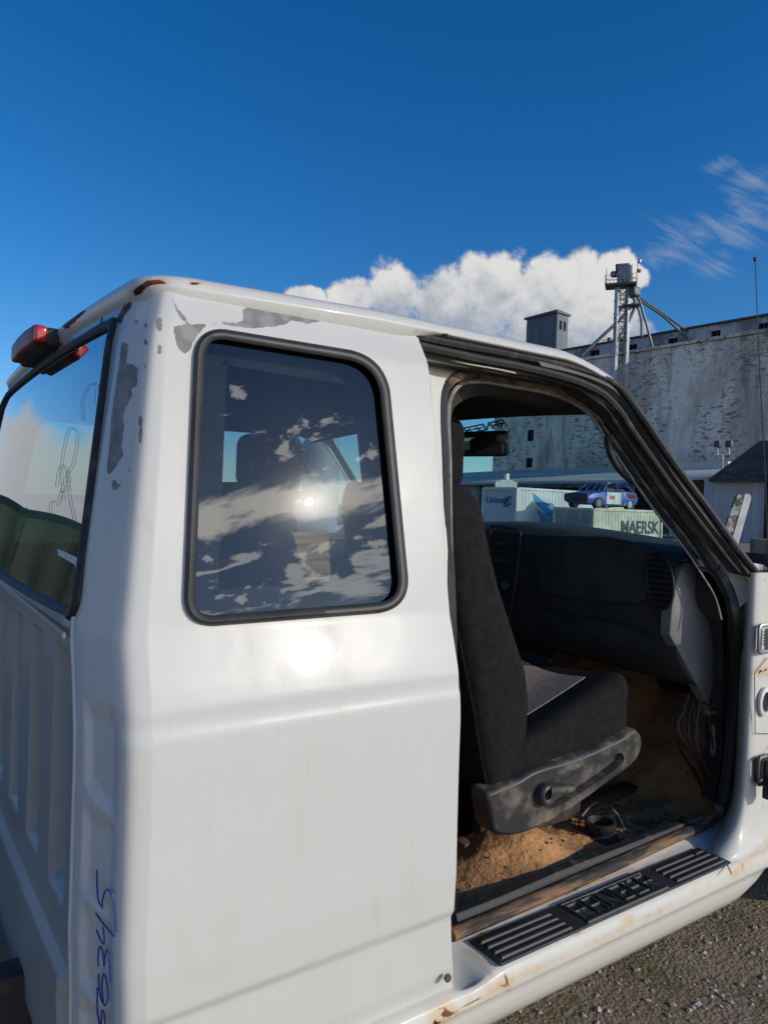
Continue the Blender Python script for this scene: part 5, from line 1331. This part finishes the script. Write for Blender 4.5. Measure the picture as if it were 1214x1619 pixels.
text('side_lettering', 'MAERSK', .95, mat('dark_grey_lettering', (.05, .07, .07), .6), mk, p0+ex3*2.35-ey3*.012+np.array([0, 0, Hm-1.20]), ex3, (0, 0, 1), .004, .02)
UW = mat('white_container_paint', (.74, .75, .74), .5, c2=(.62, .62, .60), sc=.8); UW_SHADE = mat('shaded_white_paint', (.52, .55, .60), .5, c2=(.46, .50, .56), sc=.8)  # blue-grey copy of the white carries the shade on the end
un = thing('white_storage_container', 'white storage container with blue bird emblem and blue lettering, behind the cream container', 'storage container')
cu_ = at(817, 772, 40.); q0 = np.array([cu_[0], cu_[1], -1.0]); Hu = cu_[2]+1.0
corrugated(un, q0, EX, EY, 7.5, 2.5, Hu, UW, UW_SHADE, 'u')
BLUE = mat('blue_emblem', (.03, .25, .55), .6, c2=(.05, .33, .66), sc=2); DBL = mat('blue_lettering', (.02, .09, .26), .6)
text('end_lettering', 'United', .50, DBL, un, q0+ey3*2.30-ex3*.012+np.array([0, 0, Hu-.82]), -ey3, (0, 0, 1), .004, .006, shear=.2)
def plate2(name, pts, org, e1_, e2_, m_, parent, nrm_):
    mb = MB(); P = [np.array(org)+np.array(e1_)*a+np.array(e2_)*b for a, b in pts]; mb.prism(P, np.array(nrm_)*.01); return mb.build(name, m_, parent, smooth=False)
oE = q0+ey3*.95-ex3*.012+np.array([0, 0, Hu-.95])
for pts in ([(0, .0), (.35, .18), (.62, .55), (.18, .42), (.05, .25)], [(0, -.03), (.40, .12), (.60, .20), (.50, .02), (.2, -.1)]):
    plate2('bird_emblem', pts, oE, -ey3, (0, 0, 1), DBL, un, -ex3)
oS = q0+ex3*1.3-ey3*.012+np.array([0, 0, Hu-.1])
for pts in ([(0, -.1), (.7, -.45), (1.6, -.75), (2.2, -1.05), (1.5, -1.35), (.7, -.95), (.15, -.5)], [(.25, -.9), (.9, -1.2), (2.3, -1.15), (2.9, -1.5), (2.2, -1.9), (1.2, -2.3), (.5, -2.2), (.8, -1.6)], [(1.0, -2.4), (2.6, -1.8), (3.1, -1.95), (2.4, -2.6), (1.2, -2.9)]):
    plate2('bird_emblem', pts, oS, ex3, (0, 0, 1), BLUE, un, -ey3)
# white rounded cover on the container roof, with a vent post
vc_ = thing('white_roof_cover', 'small white scalloped cover with a vent post on top of the white storage container', 'cover')
c_ = at(800, 766, 41.5)
cvp = [(-.62, 0), (-.62, .30), (-.5, .42), (-.36, .40), (-.26, .50), (-.1, .46), (.05, .52), (.2, .46), (.32, .50), (.45, .38), (.58, .40), (.62, .28), (.62, 0)]
cz = q0[2]+Hu+.02
MB().prism([np.array([c_[0], c_[1], cz])+exy*a+np.array([0, 0, b]) for a, b in cvp], (.5, .5, 0)).build('cover_shell', WHITEM, vc_, smooth=False)
MB().box((c_[0]+.2, c_[1]+.2, cz+.62), (.22, .22, .45)).build('vent_post', WHITEM, vc_, smooth=False)

# banger race car on the cream container
rc = thing('race_car', 'battered blue and white saloon race car with stripped black front, standing on the cream container', 'car')
CB = mat('race_blue', (.03, .07, .36), .4, c2=(.05, .12, .42), sc=2, dust=(.45, .46, .46), dsc=2.2, dth=(.60, .64)); CWh = mat('race_white', (.66, .68, .68), .45, c2=(.5, .5, .5), sc=3); CBk = mat('race_black', (.015, .016, .018), .6, c2=(.05, .045, .04), sc=5)
cy0 = p0+ex3*.15+ey3*.35+np.array([0, 0, Hm+.03])
def cp3(x, y, z): return cy0+ex3*x+ey3*y+np.array([0, 0, z])    # x: 0 nose .. 4.3 tail ; y: 0 near .. 1.7 far
low = [(0, .32, .62), (.1, .28, .78), (.5, .25, .84), (1.15, .22, .92), (1.3, .2, .95), (2.2, .2, .97), (3.3, .22, .98), (3.9, .26, 1.0), (4.22, .3, .96), (4.3, .4, .80)]
g = []
for x, zb_, ztp in low:
    w0 = .14 if x < .2 else (.05 if x < .6 else 0); w0 = w0 if x < 4.2 else .1
    row = [cp3(x, w0+.05, zb_), cp3(x, w0, zb_+.15), cp3(x, w0, (zb_+ztp)/2+.05), cp3(x, w0+.05, ztp-.06), cp3(x, w0+.16, ztp), cp3(x, .85, ztp+.03), cp3(x, 1.7-w0-.16, ztp), cp3(x, 1.7-w0-.05, ztp-.06), cp3(x, 1.7-w0, (zb_+ztp)/2+.05), cp3(x, 1.7-w0, zb_+.15), cp3(x, 1.7-w0-.05, zb_)]
    g.append(row)
MB().grid(g, closed_v=True, cap=True).build('car_body', CB, rc)
MB().rbox(cp3(-.02, .85, .56), (.16, 1.5, .40), .06, 3, rot=Matrix.Rotation(ea, 3, 'Z')).build('stripped_front', CBk, rc)
MB().box(cp3(2.0, -.006, .58), (1.25, .02, .62), rot=Matrix.Rotation(ea, 3, 'Z')).build('white_door', CWh, rc, smooth=False)
MB().box(cp3(1.85, -.022, .62), (.42, .02, .2), rot=Matrix.Rotation(ea, 3, 'Z')).build('red_marking', REDLIT, rc, smooth=False)
roofc = [(1.75, .22), (2.1, .24), (2.9, .25), (3.25, .24)]
g = [[cp3(x, yo, z) for yo, z in ((w_, 1.37+dz), (w_+.08, 1.43+dz), (.85, 1.45+dz), (1.7-w_-.08, 1.43+dz), (1.7-w_, 1.37+dz), (.85, 1.38+dz))] for (x, w_), dz in zip(roofc, (-.03, 0, 0, -.04))]
MB().grid(g, closed_v=True, cap=True).build('car_roof', CB, rc)
for yo, yo2 in ((.08, .22), (1.62, 1.48)):
    for xa, xb, m_ in ((1.15, 1.78, CB), (2.45, 2.5, CB), (3.85, 3.22, CB)): MB().bar(cp3(xa, yo, .95), cp3(xb, yo2, 1.40), .045, 6).build('roof_pillar', m_, rc)
for q in (.45, .85, 1.25): MB().bar(cp3(1.3, q, .97), cp3(1.8, q, 1.42), .02, 5).build('windscreen_bar', STEEL, rc)
MB().rbox(cp3(2.4, .85, .95), (1.6, 1.3, .3), .05, 3, rot=Matrix.Rotation(ea, 3, 'Z')).build('cabin_interior', CBk, rc)
MB().rbox(cp3(3.6, .0, .75), (.7, .03, .25), .01, 3, rot=Matrix.Rotation(ea, 3, 'Z')).build('rear_panel_stripe', REDLENS, rc)
for x in (.75, 3.45):
    for y in (.02, 1.5):
        wh = empty('car_wheel', parent=rc); c_ = cp3(x, y, .30)
        MB().bar(c_-ey3*.02, c_+ey3*.20, .31, 20).build('tyre', RUBBER, wh); MB().bar(c_-ey3*.035, c_+ey3*.01, .19, 16).build('rim', mat('rusty_rim', (.20, .16, .13), .6) if (x < 1 and y < 1) else STEEL, wh)
tag(MB().prism([cp3(1.3, -.1, .0), cp3(2.9, -.1, .0), cp3(2.7, -.1, .14), cp3(1.6, -.1, .10)], ey3*.5).build('yellow_panel', mat('yellow_sheet', (.62, .55, .16), .6), smooth=False), 'flat yellow panel lying on the cream container under the race car', 'panel')

# white board and mottled plank leaning beyond the bonnet
sB = 9.0
def lean(P2, th, m_, name, label, cat, dz0=0):
    A = [at(u, v, sB) for u, v in P2]; mb = MB(); mb.prism(A, fw*th); return tag(mb.build(name, m_, smooth=False), label, cat)
gzB = gz(*at(1140, 1000, sB)[:2])
vb = 803+ (1.42-gzB)/sB*1165
lean([(1177, 782), (1181, 780), (1186, 783), (1187, 788), (1170, 848), (1128, vb), (1095, vb), (1160, 843)], .10, mat('fibreglass_white', (.72, .70, .66), .4, c2=(.6, .56, .5), sc=5), 'white_fin_board', 'white tapering board standing up on a slant beyond the bonnet', 'board')
lean([(1163, 787), (1167, 781), (1176, 781), (1174, 787), (1158, 840), (1092, vb), (1060, vb), (1145, 838)], .06, mat('mottled_plank', (.42, .45, .44), .6, c2=(.07, .07, .06), sc=5, amt=(.48, .52), dust=(.25, .16, .10), dsc=8), 'mottled_plank', 'dark mottled plank leaning against the left edge of the white tapering board', 'plank')
cbk = at(1211, 862, 30.); gzb = gz(cbk[0], cbk[1])
tag(MB().rbox((cbk[0], cbk[1], (gzb+cbk[2]+.25)/2), (1.0, 1.2, cbk[2]+.25-gzb), .06, 3, rot=Matrix.Rotation(.5, 3, 'Z')).build('concrete_block', mat('mossy_concrete', (.17, .17, .13), .95, c2=(.09, .10, .06), sc=2)), 'squat mossy concrete block on the yard at the right edge', 'concrete block')
# brush at the foot of the outbuilding wall
def leaves(mb, c_, rad, n, sz, flat=1.):
    for i in range(n):
        q = rng.normal(size=3); q /= np.linalg.norm(q); q *= rng.random()**.4; o_ = np.array(c_)+q*np.array(rad)
        a, b = rng.normal(size=3), rng.normal(size=3); a /= np.linalg.norm(a); b -= (b@a)*a; b /= np.linalg.norm(b); s_ = sz*rng.uniform(.5, 1.3)
        mb.add([o_-a*s_, o_+b*s_*.5, o_+a*s_, o_-b*s_*.5], [(0, 1, 2, 3)])
LEAFD = mat('dark_leaf', (.030, .040, .018), .8, c2=(.07, .07, .035), sc=1.5); LEAF = mat('tree_leaf', (.055, .075, .025), .7, c2=(.11, .10, .04), sc=1.2); BARK = mat('bark', (.10, .08, .06), .9)
mb = MB()
for j in range(16):
    q = at(1090+9*j, 840, 97); leaves(mb, (q[0], q[1], -.7), (1.6, 1.6, 1.0), 130, .22)
tag(mb.build('brush', LEAFD, smooth=False), kind='stuff')
# low bare bank behind the brush
# tree seen through the two quarter windows
def tree(name, label, base, h, spread, n, group=None, m_=LEAF):
    t_ = thing(name, label, 'tree', group); b = np.array(base, float)
    tr = MB(); pts = [b, b+np.array([.1, .1, h*.3]), b+np.array([-.1, .15, h*.6]), b+np.array([.1, 0, h*.9])]
    tr.tube(curve(pts, 4), h*.03, 8, taper=h*.006)
    limbs = []
    for i in range(14):
        z = h*rng.uniform(.25, .8); a_ = rng.uniform(0, 6.28); L_ = spread*rng.uniform(.5, 1)*(1.1-z/h)
        e_ = b+np.array([math.cos(a_)*L_, math.sin(a_)*L_, z+L_*.7]); tr.tube([b+np.array([0, 0, z]), (b+np.array([0, 0, z])+e_)/2+np.array([0, 0, .2]), e_], h*.010, 5, taper=h*.003); limbs.append(e_)
    tr.build('trunk', BARK, t_)
    cr = MB()
    for e_ in limbs+[b+np.array([0, 0, h*.95])]:
        for k in range(3): leaves(cr, e_+rng.normal(0, spread*.18, 3), (spread*.30, spread*.30, spread*.26), n//45, .16)
    cr.build('crown', m_, t_, smooth=False)
tb = at(462, 800, 52)
tree('slender_tree', 'tall thin leafy tree seen through the tinted quarter window between headrest and grey silo', (tb[0], tb[1], -1), 8.2, 1.5, 9000)
sb = at(505, 800, 60); si = thing('grey_silo', 'pale grey round silo seen through the quarter window, beside the thin tree', 'silo')
g = [[(sb[0]+r*math.cos(a_), sb[1]+r*math.sin(a_), z) for r, z in [(1.5, -1.2)]+[(1.5+.03*(k % 2), -1+k*.4) for k in range(18)]+[(1.45, 6.3), (.9, 6.9), (.1, 7.3)]] for a_ in np.arange(32)*2*math.pi/32]
MB().grid(g, closed_u=True).build('silo_wall', mat('silo_metal', (.40, .42, .45), .6, c2=(.33, .35, .37), sc=.6), si)
# dark green tarpaulin over a long load to the left, mirrored in the back window
TARP = mat('dark_green_tarpaulin', (.004, .014, .008), .7, c2=(.008, .026, .014), sc=1.5, bump=.4, bsc=6, bd=.05)
th_ = thing('covered_load', 'long load under a dark green tarpaulin left of the pickup, mirrored in its back window', 'covered load')
rows = []
for j in range(160):
    q = j/159; a_ = R_(92+q*66); d_ = 15.; x, y = C[0]+d_*math.cos(a_), C[1]+d_*math.sin(a_); g0 = gz(x, y)
    nx_, ny_ = math.cos(a_), math.sin(a_); sag = abs(math.sin(j*math.pi/12)); hh_ = 2.42+.07*sag+.16*math.sin(q*9)+.03*math.sin(j*.31)
    wob = .05*math.sin(j*.9)+.06*sag
    rows.append([(x+nx_*d2, y+ny_*d2, g0+h) for d2, h in ((-.9-wob, 0), (-.88-wob, hh_*.4), (-.82-wob*.5, hh_*.8), (-.7, hh_*.95), (-.4, hh_), (.4, hh_+.05), (.8, hh_*.9), (.9, 0))])
MB().grid(rows, cap=False).build('tarpaulin', TARP, th_)
for j in range(0, 160, 12):
    MB().tube([np.array(p)+np.array([0, -.02, .01]) for p in rows[j]], .02, 5).build('tie_rope', TARP, th_)
